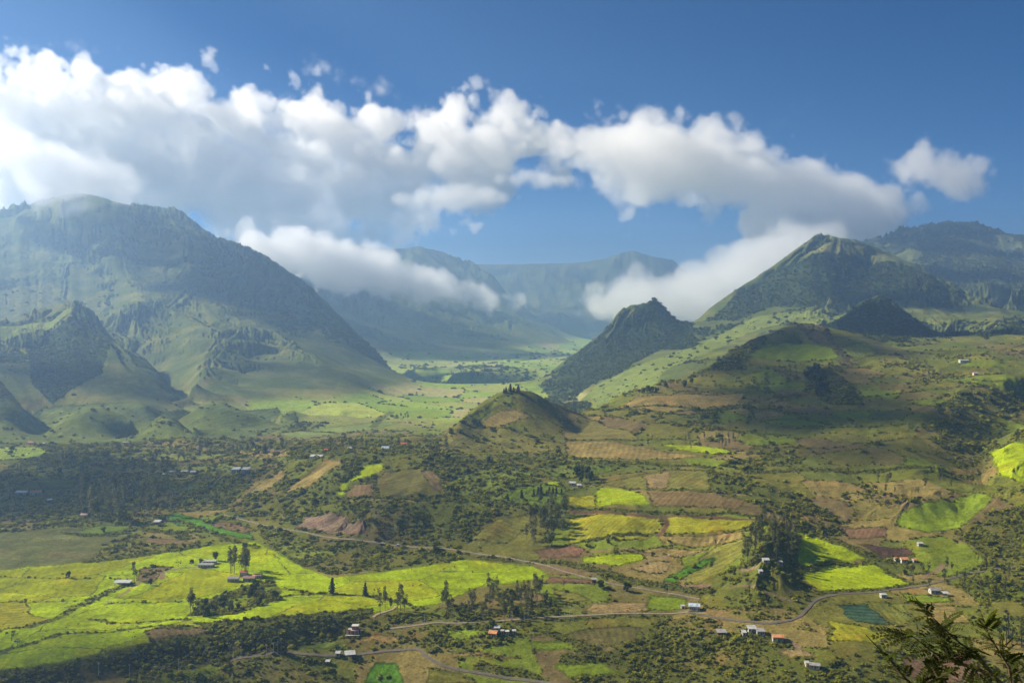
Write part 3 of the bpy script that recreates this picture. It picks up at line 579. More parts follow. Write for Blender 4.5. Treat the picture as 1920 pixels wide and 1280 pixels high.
ROADS = [([(420, 965), (470, 978), (520, 990), (580, 1000), (640, 1010), (720, 1020), (800, 1027), (860, 1032), (930, 1042), (1000, 1055), (1060, 1072), (1120, 1088), (1180, 1100), (1240, 1110), (1290, 1119), (1312, 1123)], 'gravel'),
         ([(1290, 1147), (1330, 1155), (1380, 1163), (1430, 1168), (1470, 1165), (1500, 1155), (1515, 1140), (1530, 1125), (1560, 1116), (1600, 1112), (1640, 1110), (1680, 1104), (1740, 1096), (1800, 1080), (1840, 1072), (1925, 1062)], 'asphalt'),
         ([(1290, 1147), (1200, 1150), (1100, 1153), (1020, 1158), (930, 1165), (850, 1168), (820, 1167), (780, 1172), (730, 1178)], 'gravel'),
         ([(440, 1236), (470, 1231), (500, 1227), (540, 1223), (580, 1227), (640, 1228), (700, 1223), (760, 1217), (785, 1218), (800, 1230), (830, 1247), (870, 1257), (930, 1267), (1020, 1279), (1080, 1290)], 'asphalt'),
         ([(700, 1157), (706, 1152), (718, 1148), (736, 1142), (742, 1136)], 'dirt')]
for pts, _ in ROADS:
    dist = line_dist(pts, 12); k = sstep(2.6, 1.2, dist) * .7; cover = lerp(cover, np.broadcast_to(c3((0.17, 0.14, 0.07)), cover.shape), k); VEG *= 1 - sstep(3.8, 2.4, dist); HED *= 1 - sstep(3.6, 2.4, dist)
# tracks of bare earth
for pts, w, c in (([(1250, 968), (1248, 985), (1236, 1005)], 2.2, (0.10, 0.055, 0.03)), ([(1070, 958), (1200, 966), (1330, 969), (1430, 975)], 3.2, (0.10, 0.06, 0.035)), ([(1280, 1096), (1330, 1100)], 2, EARTH), ([(1395, 1068), (1420, 1060), (1460, 1058), (1462, 1050), (1450, 1042)], 2.2, EARTH),
                  ([(1370, 1100), (1430, 1105), (1480, 1126)], 1.5, EARTH), ([(300, 1085), (306, 1072), (330, 1066), (370, 1062)], 1.8, EARTH), ([(225, 1118), (250, 1098), (262, 1090)], 1.8, (0.2, 0.16, 0.07)), ([(1180, 1068), (1225, 1048), (1330, 1032)], 1.2, EARTH),
                  ([(1100, 1034), (1180, 1028), (1240, 1040)], 1.2, EARTH), ([(1730, 1082), (1770, 1060), (1780, 1062)], 2, EARTH), ([(1060, 905), (1120, 910), (1200, 920), (1330, 926), (1420, 926)], 1.0, TAN), ([(640, 940), (800, 942)], 1.2, DRY), ([(1500, 1215), (1460, 1190)], 1.6, EARTH)):
    dist = line_dist(pts, w + 6); k = sstep(w + 0.8, w - 0.5, dist)
    cover = lerp(cover, np.broadcast_to(c3(c), cover.shape), k); VEG *= 1 - k; HED *= 1 - k
# natural variation of colour, worn and dry patches
cover *= (1 + 0.30 * n3 + 0.28 * n1 + 0.22 * n2)[..., None].clip(0.4, 1.7)
dryk = sstep(0.1, 0.45, fbm(X_ / 45, Y_ / 45, 4, 260, 0.6)) * 0.45
cover = lerp(cover, cover * c3((1.45, 1.02, 1.25)), dryk)
cover = cover.clip(0.004, 0.6)

ground_mat, N, L, B = new_mat('ground_cover')
B.inputs['Roughness'].default_value = 1.0; B.inputs['Specular IOR Level'].default_value = 0.0
at = N.new('ShaderNodeAttribute'); at.attribute_name = 'cover'
ge = N.new('ShaderNodeNewGeometry')
def tex(scale, detail=4, rough=0.6):
    t = N.new('ShaderNodeTexNoise'); t.inputs['Scale'].default_value = scale; t.inputs['Detail'].default_value = detail; t.inputs['Roughness'].default_value = rough
    L(ge.outputs['Position'], t.inputs['Vector']); return t
t1 = tex(0.42, 6, 0.75); t2 = tex(0.07, 5, 0.7)
mr = N.new('ShaderNodeMapRange'); mr.inputs['From Min'].default_value = 0.25; mr.inputs['From Max'].default_value = 0.75; mr.inputs['To Min'].default_value = 0.42; mr.inputs['To Max'].default_value = 1.58
L(t1.outputs['Fac'], mr.inputs['Value'])
mr2 = N.new('ShaderNodeMapRange'); mr2.inputs['From Min'].default_value = 0.25; mr2.inputs['From Max'].default_value = 0.75; mr2.inputs['To Min'].default_value = 0.72; mr2.inputs['To Max'].default_value = 1.28
L(t2.outputs['Fac'], mr2.inputs['Value'])
mm = N.new('ShaderNodeMath'); mm.operation = 'MULTIPLY'; L(mr.outputs[0], mm.inputs[0]); L(mr2.outputs[0], mm.inputs[1])
vm = N.new('ShaderNodeVectorMath'); vm.operation = 'SCALE'; L(at.outputs['Color'], vm.inputs[0]); L(mm.outputs[0], vm.inputs['Scale'])
L(vm.outputs[0], B.inputs['Base Color'])
bu = N.new('ShaderNodeBump'); bu.inputs['Strength'].default_value = 0.6; bu.inputs['Distance'].default_value = 1.6
L(t1.outputs['Fac'], bu.inputs['Height']); L(bu.outputs[0], B.inputs['Normal'])
print('cover', time.time() - T0)
idx = np.arange(NR * NC).reshape(NR, NC)
fc = np.stack([idx[:-1, :-1], idx[:-1, 1:], idx[1:, 1:], idx[1:, :-1]], -1).reshape(-1, 4)
terrain = mesh_np('terrain', np.stack([XX, YY, ZZ], -1).reshape(-1, 3), fc, ground_mat, smooth=True)
ca = terrain.data.attributes.new('cover', 'FLOAT_COLOR', 'POINT')
ca.data.foreach_set('color', np.concatenate([cover.reshape(-1, 3), np.ones((NR * NC, 1), np.float32)], 1).ravel())
COL.objects.link(terrain); tag(terrain, 'green and brown farmed valley floor, hillsides and mountains', kind='structure')
print('terrain', time.time() - T0)
# ------------------------------------------------------------------ haze
def volume_mat(name, dens, an, colr):
    m = bpy.data.materials.new(name); m.use_nodes = True; n = m.node_tree; n.nodes.clear()
    o = n.nodes.new('ShaderNodeOutputMaterial'); v = n.nodes.new('ShaderNodeVolumePrincipled')
    v.inputs['Density'].default_value = dens; v.inputs['Anisotropy'].default_value = an; v.inputs['Color'].default_value = (*colr, 1)
    n.links.new(v.outputs[0], o.inputs['Volume']); return m
def box_obj(name, lo, hi, mat):
    me = bpy.data.meshes.new(name); bm = bmesh.new(); bmesh.ops.create_cube(bm, size=1)
    for v in bm.verts: v.co = Vector([(lo[i] + hi[i]) / 2 + v.co[i] * (hi[i] - lo[i]) for i in range(3)])
    bm.to_mesh(me); bm.free(); me.materials.append(mat); o = bpy.data.objects.new(name, me); COL.objects.link(o); return o
if os.environ.get('HZ', '1') == '1':
    tag(box_obj('haze', (-18500, -150, float(ZZ.min()) - 1), (18500, 22500, float(ZZ.max()) + 20), volume_mat('haze', 1.12e-4, 0.6, (0.40, 0.64, 1.0))), 'pale blue haze filling the valley', kind='stuff')
# ------------------------------------------------------------------ clouds
cloud_mat = volume_mat('cloud', 0.0046, 0.45, (1, 1, 1)); over_mat = volume_mat('dense_cloud', 0.014, 0.2, (1, 1, 1)); low_cloud_mat = volume_mat('low_cloud', 0.0085, 0.45, (1, 1, 1))
def fill(pts, n, rmax, rmin, rnd, k=1.2):
    """Puffs that fill an outline: large in its middle, small along its edge."""
    P_ = np.array(pts, float); Q_ = np.roll(P_, -1, 0); out = []
    lo, hi = P_.min(0), P_.max(0); tries = 0
    while len(out) < n and tries < n * 40:
        tries += 1
        p = np.array([rnd.uniform(lo[0], hi[0]), rnd.uniform(lo[1], hi[1])])
        ins = False
        for a, b in zip(P_, Q_):
            if (a[1] > p[1]) != (b[1] > p[1]) and p[0] < (b[0] - a[0]) * (p[1] - a[1]) / (b[1] - a[1]) + a[0]: ins = not ins
        if not ins: continue
        d = Q_ - P_; t = np.clip(((p - P_) * d).sum(1) / ((d * d).sum(1) + 1e-9), 0, 1)
        dist = np.hypot(*(P_ + d * t[:, None] - p).T).min()
        r = min(rmax, dist * k)
        if r < rmin: continue
        out.append((p[0], p[1], r))
    return out
def cloud(name, label, outline, n, Y, thick, vox, amp, nscale, soft, rmax=90, rmin=5, seed=1, mat=cloud_mat, group=None, slant=0.0, detail=8, world=None, bias=0.0):
    rnd = random.Random(seed); pts = []; rad = []
    if not world:
        k = far_y(Y) / Y; Y *= k; thick *= k; vox *= k; amp *= k; nscale *= k; soft *= k
    if world: pts = [w[:3] for w in world]; rad = [w[3] for w in world]
    else:
        for (x, y, r) in fill(outline, n, rmax, rmin, rnd):
            Yp = Y + rnd.uniform(-thick, thick) * min(1, r / rmax + 0.2) + slant * (x - outline[0][0])
            a, t = ray(x, y); pts.append((a * Yp, Yp, t * Yp)); rad.append(r * Yp / F)
    p = np.array(pts); r = np.array(rad)[:, None]; c0 = p.mean(0)
    lo = (p - r).min(0) - amp * 1.2 - c0; hi = (p + r).max(0) + amp * 1.2 - c0
    me = bpy.data.meshes.new(name); me.from_pydata([tuple(v) for v in p - c0], [], []); a = me.attributes.new('puff_radius', 'FLOAT', 'POINT'); a.data.foreach_set('value', rad)
    ob = bpy.data.objects.new(name, me); COL.objects.link(ob); ob.location = c0
    g = bpy.data.node_groups.new(name, 'GeometryNodeTree')
    g.interface.new_socket('Geometry', in_out='INPUT', socket_type='NodeSocketGeometry'); g.interface.new_socket('Geometry', in_out='OUTPUT', socket_type='NodeSocketGeometry')
    N = g.nodes; L = g.links.new
    gi = N.new('NodeGroupInput'); go = N.new('NodeGroupOutput')
    mp = N.new('GeometryNodeMeshToPoints'); na = N.new('GeometryNodeInputNamedAttribute'); na.inputs[0].default_value = 'puff_radius'
    L(gi.outputs[0], mp.inputs['Mesh']); L(na.outputs['Attribute'], mp.inputs['Radius'])
    pv = N.new('GeometryNodePointsToVolume'); pv.resolution_mode = 'VOXEL_SIZE'; pv.inputs['Voxel Size'].default_value = vox * 2
    L(mp.outputs[0], pv.inputs['Points']); L(na.outputs['Attribute'], pv.inputs['Radius'])
    vm = N.new('GeometryNodeVolumeToMesh'); L(pv.outputs[0], vm.inputs['Volume']); vm.inputs['Threshold'].default_value = .5
    pr = N.new('GeometryNodeProximity'); pr.target_element = 'FACES'; L(vm.outputs[0], pr.inputs[0])
    sn = N.new('GeometryNodeSampleNearestSurface'); sn.data_type = 'FLOAT_VECTOR'; L(vm.outputs[0], sn.inputs['Mesh'])
    nm = N.new('GeometryNodeInputNormal'); L(nm.outputs[0], sn.inputs['Value'])
    po = N.new('GeometryNodeInputPosition')
    def vmth(op, a, b):
        n = N.new('ShaderNodeVectorMath'); n.operation = op; L(a, n.inputs[0]); L(b, n.inputs[1]); return n
    def mth(op, a, b=None):
        n = N.new('ShaderNodeMath'); n.operation = op
        for i, v in enumerate((a, b)):
            if v is None: continue
            if isinstance(v, (int, float)): n.inputs[i].default_value = v
            else: L(v, n.inputs[i])
        return n.outputs[0]
    sg = mth('SIGN', vmth('DOT_PRODUCT', vmth('SUBTRACT', po.outputs[0], pr.outputs['Position']).outputs[0], sn.outputs['Value']).outputs['Value'])
    sd = mth('MULTIPLY', sg, pr.outputs['Distance'])
    nz = N.new('ShaderNodeTexNoise'); nz.inputs['Scale'].default_value = 1 / nscale; nz.inputs['Detail'].default_value = detail; nz.inputs['Roughness'].default_value = .64; nz.inputs['Distortion'].default_value = 0.25
    va = N.new('ShaderNodeVectorMath'); va.operation = 'ADD'; va.inputs[1].default_value = tuple(c0 + seed * 1000); L(po.outputs[0], va.inputs[0]); L(va.outputs[0], nz.inputs['Vector'])
    vo = N.new('ShaderNodeTexVoronoi'); vo.feature = 'F1'; vo.inputs['Scale'].default_value = 1.15 / nscale; vo.inputs['Detail'].default_value = 2; vo.inputs['Roughness'].default_value = 0.55
    vw = N.new('ShaderNodeVectorMath'); vw.operation = 'MULTIPLY_ADD'; vw.inputs[1].default_value = (nscale * .7,) * 3; L(nz.outputs['Color'], vw.inputs[0]); L(va.outputs[0], vw.inputs[2]); L(vw.outputs[0], vo.inputs['Vector'])
    ns = mth('ADD', mth('MULTIPLY', mth('SUBTRACT', nz.outputs['Fac'], .44), amp * 4), mth('MULTIPLY', mth('SUBTRACT', .62 + bias, vo.outputs['Distance']), amp * 2.4))
    e = mth('DIVIDE', mth('SUBTRACT', ns, sd), soft)
    cl = N.new('ShaderNodeClamp'); L(e, cl.inputs[0])
    pc = N.new('GeometryNodeProximity'); pc.target_element = 'POINTS'; L(gi.outputs[0], pc.inputs[0])      # nothing beyond the reach of the puffs
    e2 = mth('MULTIPLY', mth('MULTIPLY', cl.outputs[0], cl.outputs[0]), mth('LESS_THAN', pc.outputs['Distance'], max(rad) + 0.55 * amp))
    vc = N.new('GeometryNodeVolumeCube'); L(e2, vc.inputs['Density']); vc.inputs['Min'].default_value = lo; vc.inputs['Max'].default_value = hi
    res = ((hi - lo) / vox).astype(int) + 1
    for i, k in enumerate('XYZ'): vc.inputs['Resolution ' + k].default_value = int(res[i])
    print(name, res, round(res.prod() / 1e6, 2), 'M voxels', len(pts))
    sm = N.new('GeometryNodeSetMaterial'); sm.inputs['Material'].default_value = mat
    L(vc.outputs[0], sm.inputs[0]); L(sm.outputs[0], go.inputs[0])
    ob.modifiers.new('volume', 'NODES').node_group = g
    me.materials.append(mat)
    tag(ob, label, 'cloud', group)
    return ob
VX = float(os.environ.get('VX', '1'))
if os.environ.get('CL', '1') == '1':
    cloud('cloud', 'huge white cumulus bank stretching over the left mountain and the valley', [(-80, 110), (0, 95), (60, 100), (150, 118), (200, 108), (280, 125), (400, 130), (450, 168), (560, 165), (640, 190), (700, 172), (790, 212), (860, 185), (960, 192), (1005, 176), (1030, 225), (1080, 245), (1090, 300), (1040, 335), (980, 345), (1010, 372), (940, 392), (850, 402), (840, 430), (800, 445), (740, 450), (700, 480), (640, 500), (560, 510), (470, 490), (380, 480), (250, 430), (150, 420), (-80, 430)],
          640, 7600, 270, 14 * VX, 185, 400, 50, rmax=60, rmin=5, seed=3, bias=.02)
    cloud('cloud', 'white cloud bank in the middle of the sky sloping down to the right mountain', [(1020, 290), (1040, 245), (1100, 242), (1190, 215), (1290, 232), (1340, 236), (1400, 272), (1440, 262), (1490, 285), (1480, 310), (1560, 310), (1640, 342), (1700, 385), (1722, 425), (1690, 450), (1620, 462), (1560, 475), (1500, 500), (1440, 520), (1390, 500), (1400, 470), (1420, 455), (1390, 425), (1365, 385), (1290, 370), (1230, 392), (1150, 368), (1140, 330), (1080, 300)],
          560, 5700, 230, 11 * VX, 100, 290, 38, rmax=60, rmin=5, seed=5, bias=.18)
    cloud('cloud', 'thick low white cloud resting between the dark pointed hill and the right mountain', [(1085, 562), (1120, 540), (1180, 510), (1240, 528), (1290, 500), (1340, 480), (1400, 440), (1500, 420), (1600, 430), (1580, 480), (1500, 530), (1440, 570), (1380, 600), (1300, 612), (1200, 604), (1100, 594)],
          330, 4700, 150, 9 * VX, 50, 220, 34, rmax=50, rmin=5, seed=15, bias=.3)
    cloud('cloud', 'small white cloud alone in the blue sky at the upper right', [(1662, 300), (1700, 292), (1715, 262), (1740, 258), (1752, 290), (1785, 280), (1800, 295), (1870, 300), (1850, 330), (1858, 360), (1800, 368), (1740, 350), (1690, 345)],
          90, 5500, 120, 8 * VX, 34, 150, 32, rmax=30, rmin=4, seed=6, bias=.4)
    cloud('cloud', 'low white cloud tongue lying along the slope behind the left mountain', [(400, 435), (440, 418), (520, 425), (620, 440), (720, 466), (800, 498), (860, 522), (930, 540), (1000, 555), (1030, 570), (960, 588), (850, 576), (760, 562), (640, 552), (560, 535), (480, 500)],
          240, 4700, 130, 8 * VX, 40, 170, 32, rmax=42, rmin=4, seed=7, bias=.22, mat=low_cloud_mat)
    cloud('cloud', 'white cloud hanging over the top of the left mountain and hiding its peak', [(-80, 250), (40, 240), (160, 270), (240, 300), (320, 350), (400, 400), (340, 405), (270, 385), (200, 384), (130, 392), (60, 400), (30, 378), (45, 345), (-10, 310), (-80, 320)],
          190, 4050, 110, 8.5 * VX, 45, 200, 38, rmax=42, rmin=5, seed=17, bias=.15)
    cloud('cloud', 'long flat roll of cloud at the lower edge of the big bank', [(720, 375), (780, 350), (860, 345), (930, 355), (990, 372), (940, 390), (850, 396), (760, 395)], 80, 6300, 120, 10 * VX, 28, 200, 45, rmax=30, rmin=5, seed=8, bias=.45)
    cloud('cloud', 'thin horizontal roll of cloud right of the big bank', [(920, 325), (980, 318), (1060, 322), (1145, 335), (1120, 348), (1000, 352), (930, 345)], 90, 6500, 120, 10 * VX, 26, 180, 45, rmax=22, rmin=4, seed=9, bias=.6)
    cloud('cloud', 'torn wisp of cloud rising above the big bank', [(560, 95), (590, 90), (610, 118), (660, 135), (720, 150), (765, 175), (740, 185), (690, 172), (640, 150), (570, 140)], 70, 6800, 150, 11 * VX, 50, 170, 90, rmax=24, rmin=5, seed=10, bias=.25)
    cloud('cloud', 'faint wisp of cloud in the blue sky at the upper right', [(1400, 235), (1450, 215), (1500, 180), (1545, 185), (1520, 215), (1470, 240), (1420, 245)], 50, 6500, 150, 12 * VX, 45, 170, 330, rmax=20, rmin=5, seed=11, bias=.35)
    cloud('cloud', 'small ragged cloud caught on the top of the far right mountain', [(1700, 455), (1740, 448), (1820, 455), (1860, 440), (1930, 448), (1990, 458), (1940, 478), (1850, 478), (1760, 474)], 60, 4700, 120, 9 * VX, 30, 120, 90, rmax=18, rmin=5, seed=12, bias=.2)
    cloud('cloud', 'ragged veil of small cloud scraps drifting above the left part of the big bank', [(-20, 60), (60, 70), (160, 75), (260, 95), (330, 110), (300, 125), (150, 110), (0, 95)], 60, 7600, 200, 13 * VX, 60, 170, 160, rmax=18, rmin=5, seed=19, bias=.1)
    cloud('cloud', 'tiny round cloud above the far ridge', [(1155, 440), (1170, 425), (1195, 428), (1200, 445), (1180, 460), (1160, 458)], 16, 7200, 80, 10 * VX, 26, 110, 120, rmax=16, rmin=6, seed=13, bias=.1)
    # clouds overhead, beyond the picture's upper and left edges, whose shadows lie on the land
    def overhead(label, spots, h, seed, amp=60, bias=.42, group='clouds overhead outside the view'):
        w = []
        for (x, y, r) in spots:
            g_ = ground(x, y); k = (h - g_.z) / SUND.z; c = g_ + SUND * k
            px, py = pixel_of(c.x, c.y, c.z); w.append((c.x, c.y, c.z, r)); print('overhead', round(px), round(py))
        cloud('cloud', label, None, 0, 0, 0, 34, amp, 300, 90, seed=seed, world=w, group=group, detail=4, bias=bias, mat=over_mat)
    if os.environ.get('SH', '1') == '1':
        OL = 'grey cumulus drifting overhead above the fields'
        overhead(OL, [(-80, 930, 130), (30, 935, 125), (120, 905, 120), (220, 925, 120), (310, 915, 115), (400, 910, 90), (-60, 1015, 70), (40, 985, 80), (160, 865, 110), (270, 875, 90), (470, 900, 60)], 1500, 21)
        overhead(OL, [(700, 970, 60), (800, 960, 70), (880, 940, 60), (760, 1000, 40)], 1500, 31)
        overhead(OL, [(1430, 740, 115), (1500, 790, 140), (1580, 850, 120), (1625, 765, 135), (1690, 845, 105), (1440, 850, 90), (1400, 800, 100), (1500, 700, 110), (1470, 650, 130), (1390, 690, 110), (1530, 640, 100), (1330, 770, 70), (1560, 720, 110), (1720, 780, 90)], 1700, 22, 50, .62)
        overhead(OL, [(1660, 600, 230), (1720, 560, 190), (1790, 520, 220), (1620, 520, 120), (1740, 465, 200), (1840, 470, 260), (1900, 520, 160)], 3000, 23)
        overhead(OL, [(520, 690, 170), (620, 700, 150), (70, 700, 160), (200, 690, 140), (250, 500, 150), (560, 620, 150)], 3200, 24)
        overhead(OL, [(620, 580, 420), (760, 610, 360)], 4200, 25)
        overhead(OL, [(120, 1290, 45), (500, 1250, 35), (1150, 1300, 45), (1350, 1270, 40)], 1300, 26)
print('clouds', time.time() - T0)
# ------------------------------------------------------------------ vegetation
def leaf_mat(name, dark, light, trans=0.25):
    m = bpy.data.materials.new(name); m.use_nodes = True; N = m.node_tree.nodes; L = m.node_tree.links.new; B = N['Principled BSDF']; out = N['Material Output']
    B.inputs['Roughness'].default_value = 0.75; B.inputs['Specular IOR Level'].default_value = 0.12
    at = N.new('ShaderNodeAttribute'); at.attribute_name = 'tint'
    ob = N.new('ShaderNodeObjectInfo'); ge = N.new('ShaderNodeNewGeometry'); nz = N.new('ShaderNodeTexNoise'); nz.inputs['Scale'].default_value = 0.35; nz.inputs['Detail'].default_value = 3
    L(ge.outputs['Position'], nz.inputs['Vector'])
    a = N.new('ShaderNodeMath'); a.operation = 'MULTIPLY_ADD'; a.inputs[1].default_value = 0.45; L(ob.outputs['Random'], a.inputs[0]); L(at.outputs['Fac'], a.inputs[2])
    b = N.new('ShaderNodeMath'); b.operation = 'MULTIPLY_ADD'; b.inputs[1].default_value = 0.9; L(nz.outputs['Fac'], b.inputs[0]); L(a.outputs[0], b.inputs[2])
    mr = N.new('ShaderNodeMapRange'); mr.inputs['From Min'].default_value = 0.45; mr.inputs['From Max'].default_value = 1.6; L(b.outputs[0], mr.inputs['Value'])
    mx = N.new('ShaderNodeMix'); mx.data_type = 'RGBA'; mx.inputs['A'].default_value = (*dark, 1); mx.inputs['B'].default_value = (*light, 1); L(mr.outputs[0], mx.inputs['Factor'])
    L(mx.outputs['Result'], B.inputs['Base Color'])
    tr = N.new('ShaderNodeBsdfTranslucent'); L(mx.outputs['Result'], tr.inputs['Color'])
    ms = N.new('ShaderNodeMixShader'); ms.inputs[0].default_value = trans; L(B.outputs[0], ms.inputs[1]); L(tr.outputs[0], ms.inputs[2]); L(ms.outputs[0], out.inputs['Surface'])
    return m
shrub_mat = leaf_mat('shrub_leaves', (0.030, 0.042, 0.008), (0.26, 0.26, 0.024), 0.36)
forest_mat = leaf_mat('woodland_leaves', (0.022, 0.036, 0.010), (0.085, 0.105, 0.020), 0.2)
euc_mat = leaf_mat('eucalyptus_leaves', (0.075, 0.085, 0.030), (0.25, 0.24, 0.065), 0.4)
round_mat = leaf_mat('broadleaf_leaves', (0.030, 0.046, 0.010), (0.15, 0.17, 0.020), 0.3)
dark_mat = leaf_mat('cypress_leaves', (0.010, 0.018, 0.008), (0.030, 0.045, 0.015), 0.08)
def plain(name, c, rough=0.85, var=0.25, scale=0.6, spec=0.2):
    m, N, L, B = new_mat(name); B.inputs['Roughness'].default_value = rough; B.inputs['Specular IOR Level'].default_value = spec
    ge = N.new('ShaderNodeNewGeometry'); nz = N.new('ShaderNodeTexNoise'); nz.inputs['Scale'].default_value = scale; nz.inputs['Detail'].default_value = 5; nz.inputs['Roughness'].default_value = .65; L(ge.outputs['Position'], nz.inputs['Vector'])
    mx = N.new('ShaderNodeMix'); mx.data_type = 'RGBA'; mx.inputs['A'].default_value = (*[v * (1 - var) for v in c], 1); mx.inputs['B'].default_value = (*[min(1, v * (1 + var)) for v in c], 1)
    mr = N.new('ShaderNodeMapRange'); mr.inputs['From Min'].default_value = .3; mr.inputs['From Max'].default_value = .7; L(nz.outputs['Fac'], mr.inputs['Value']); L(mr.outputs[0], mx.inputs['Factor'])
    L(mx.outputs['Result'], B.inputs['Base Color']); return m
bark_mat = plain('bark', (0.20, 0.165, 0.125)); dark_bark = plain('dark_bark', (0.07, 0.05, 0.035))
RNG = np.random.default_rng(11)
def foliage(clusters, n, size, rng, droop=0.0, core=True):
    """Leaf-clump quads over a set of ellipsoids (centre, radii) plus small rough cores: vertices, quads."""
    C_ = np.array([c for c, r in clusters], float); R_ = np.array([r for c, r in clusters], float)
    w = (R_[:, 0] * R_[:, 2]); k = rng.choice(len(C_), n, p=w / w.sum())
    d = rng.normal(size=(n, 3)); d /= np.linalg.norm(d, axis=1)[:, None]
    d[:, 2] = np.where(d[:, 2] < -0.5, -d[:, 2], d[:, 2])
    p = C_[k] + d * R_[k] * rng.uniform(0.55, 1.12, (n, 1))
    nrm = d + rng.normal(size=(n, 3)) * 0.65; nrm /= np.linalg.norm(nrm, axis=1)[:, None]
    u = np.cross(nrm, rng.normal(size=(n, 3))); u /= np.linalg.norm(u, axis=1)[:, None]; v = np.cross(nrm, u)
    if droop: v[:, 2] -= droop; 
    s = size * rng.uniform(0.55, 1.35, (n, 1)); s2 = s * rng.uniform(0.5, 1.0, (n, 1))
    q = np.stack([p - u * s - v * s2 * .4, p + u * s2 - v * s, p + u * s + v * s2 * .5, p - u * s2 * .6 + v * s], 1)
    co = q.reshape(-1, 3); f = np.arange(n * 4).reshape(n, 4)
    if core:
        cs = []; fs = []
        for c, r in zip(C_, R_):
            b = len(co) + sum(len(x) for x in cs)
            th = np.arange(5) * 2 * math.pi / 5 + rng.uniform(0, 6)
            ring = lambda z, rr: np.stack([c[0] + np.cos(th) * r[0] * rr, c[1] + np.sin(th) * r[1] * rr, np.full(5, c[2] + r[2] * z)], 1)
            x = np.concatenate([ring(-.75, .35), ring(-.2, .72), ring(.35, .66), ring(.75, .28)])
            x += rng.normal(size=x.shape) * r * 0.06; cs.append(x)
            for i in range(3):
                for j in range(5): fs.append([b + i * 5 + j, b + i * 5 + (j + 1) % 5, b + (i + 1) * 5 + (j + 1) % 5, b + (i + 1) * 5 + j])
            fs.append([b + 15, b + 16, b + 17, b + 18]); fs.append([b + 15, b + 18, b + 19, b + 15 + 0])
        co = np.concatenate([co] + cs); f = np.concatenate([f, np.array([q if len(set(q)) == 4 else [q[0], q[1], q[2], b + 17] for q in fs])])
    return co, f
def scatter(name, pos, rad, templates, mat, label, kind='stuff', squash=0.85):
    n = len(pos); pick = RNG.integers(0, len(templates), n); cos = []; fcs = []; tn = []; off = 0
    for t, (co, f) in enumerate(templates):
        i = np.nonzero(pick == t)[0]
        if len(i) == 0: continue
        a = RNG.uniform(0, 6.283, len(i)); ca, sa = np.cos(a)[:, None], np.sin(a)[:, None]
        r = rad[i][:, None]; zs = RNG.uniform(.7, 1.15, (len(i), 1)) * squash
        x = (co[None, :, 0] * ca - co[None, :, 1] * sa) * r; y = (co[None, :, 0] * sa + co[None, :, 1] * ca) * r; z = co[None, :, 2] * r * zs
        v = np.stack([x + pos[i, 0:1], y + pos[i, 1:2], z + pos[i, 2:3]], -1).reshape(-1, 3)
        fcs.append((f[None] + (np.arange(len(i)) * len(co))[:, None, None] + off).reshape(-1, 4)); cos.append(v); off += len(v)
        tn.append(np.repeat(RNG.uniform(-.15, 1.0, len(i)), len(co)))
    o = mesh_np(name, np.concatenate(cos), np.concatenate(fcs), mat)
    at = o.data.attributes.new('tint', 'FLOAT', 'POINT'); at.data.foreach_set('value', np.concatenate(tn).astype(np.float32))
    COL.objects.link(o); tag(o, label, kind=kind)
    print(name, n, 'clumps', off, 'verts'); return o
def bush_t(seed, n, size, nl=3):
    r = np.random.default_rng(seed)
    cl = [((0, 0, .45), (.75, .75, .6))] + [((r.uniform(-.6, .6), r.uniform(-.6, .6), r.uniform(.25, .7)), (r.uniform(.3, .5),) * 3) for _ in range(nl)]
    return foliage(cl, n, size, r, core=True)
bushes = [bush_t(100 + i, 42, .26) for i in range(7)]
canopy = [bush_t(200 + i, 26, .30, 2) for i in range(6)]
VD = float(os.environ.get('VD', '1'))
def candidates(y0, y1, sp, amax=0.66):
    a = np.arange(-amax, amax, sp); s = np.arange(math.log(y0), math.log(y1), sp)
    A_, S_ = np.meshgrid(a, s); A_ = (A_ + RNG.uniform(-.5, .5, A_.shape) * sp).ravel(); S_ = (S_ + RNG.uniform(-.5, .5, S_.shape) * sp).ravel()
    Y = np.exp(S_); X = A_ * Y; return X, Y
def keep(X, Y, scale=1.0):
    v = _interp(VEG, X, Y) * scale; m = RNG.uniform(0, 1, len(v)) < v; return m
# shrubs and hedges near the camera
X, Y = candidates(560, 1950, 0.0029 / VD); m = keep(X, Y, 0.9); X, Y = X[m], Y[m]
rad = np.clip(0.0017 * Y, 0.9, 2.6) * RNG.lognormal(0, .5, len(X)).clip(.4, 2.6)
Xh, Yh = candidates(560, 1950, 0.0020 / VD); m = RNG.uniform(0, 1, len(Xh)) < _interp(HED, Xh, Yh) * .7; Xh, Yh = Xh[m], Yh[m]
X = np.r_[X, Xh]; Y = np.r_[Y, Yh]; rad = np.r_[rad, np.clip(0.0012 * Yh, 0.8, 1.9) * RNG.lognormal(0, .35, len(Xh))]
scatter('shrubs', np.stack([X, Y, height(X, Y) - rad * .18], 1), rad, bushes, shrub_mat, 'dense green scrub, hedgerows and thickets covering the banks and slopes')
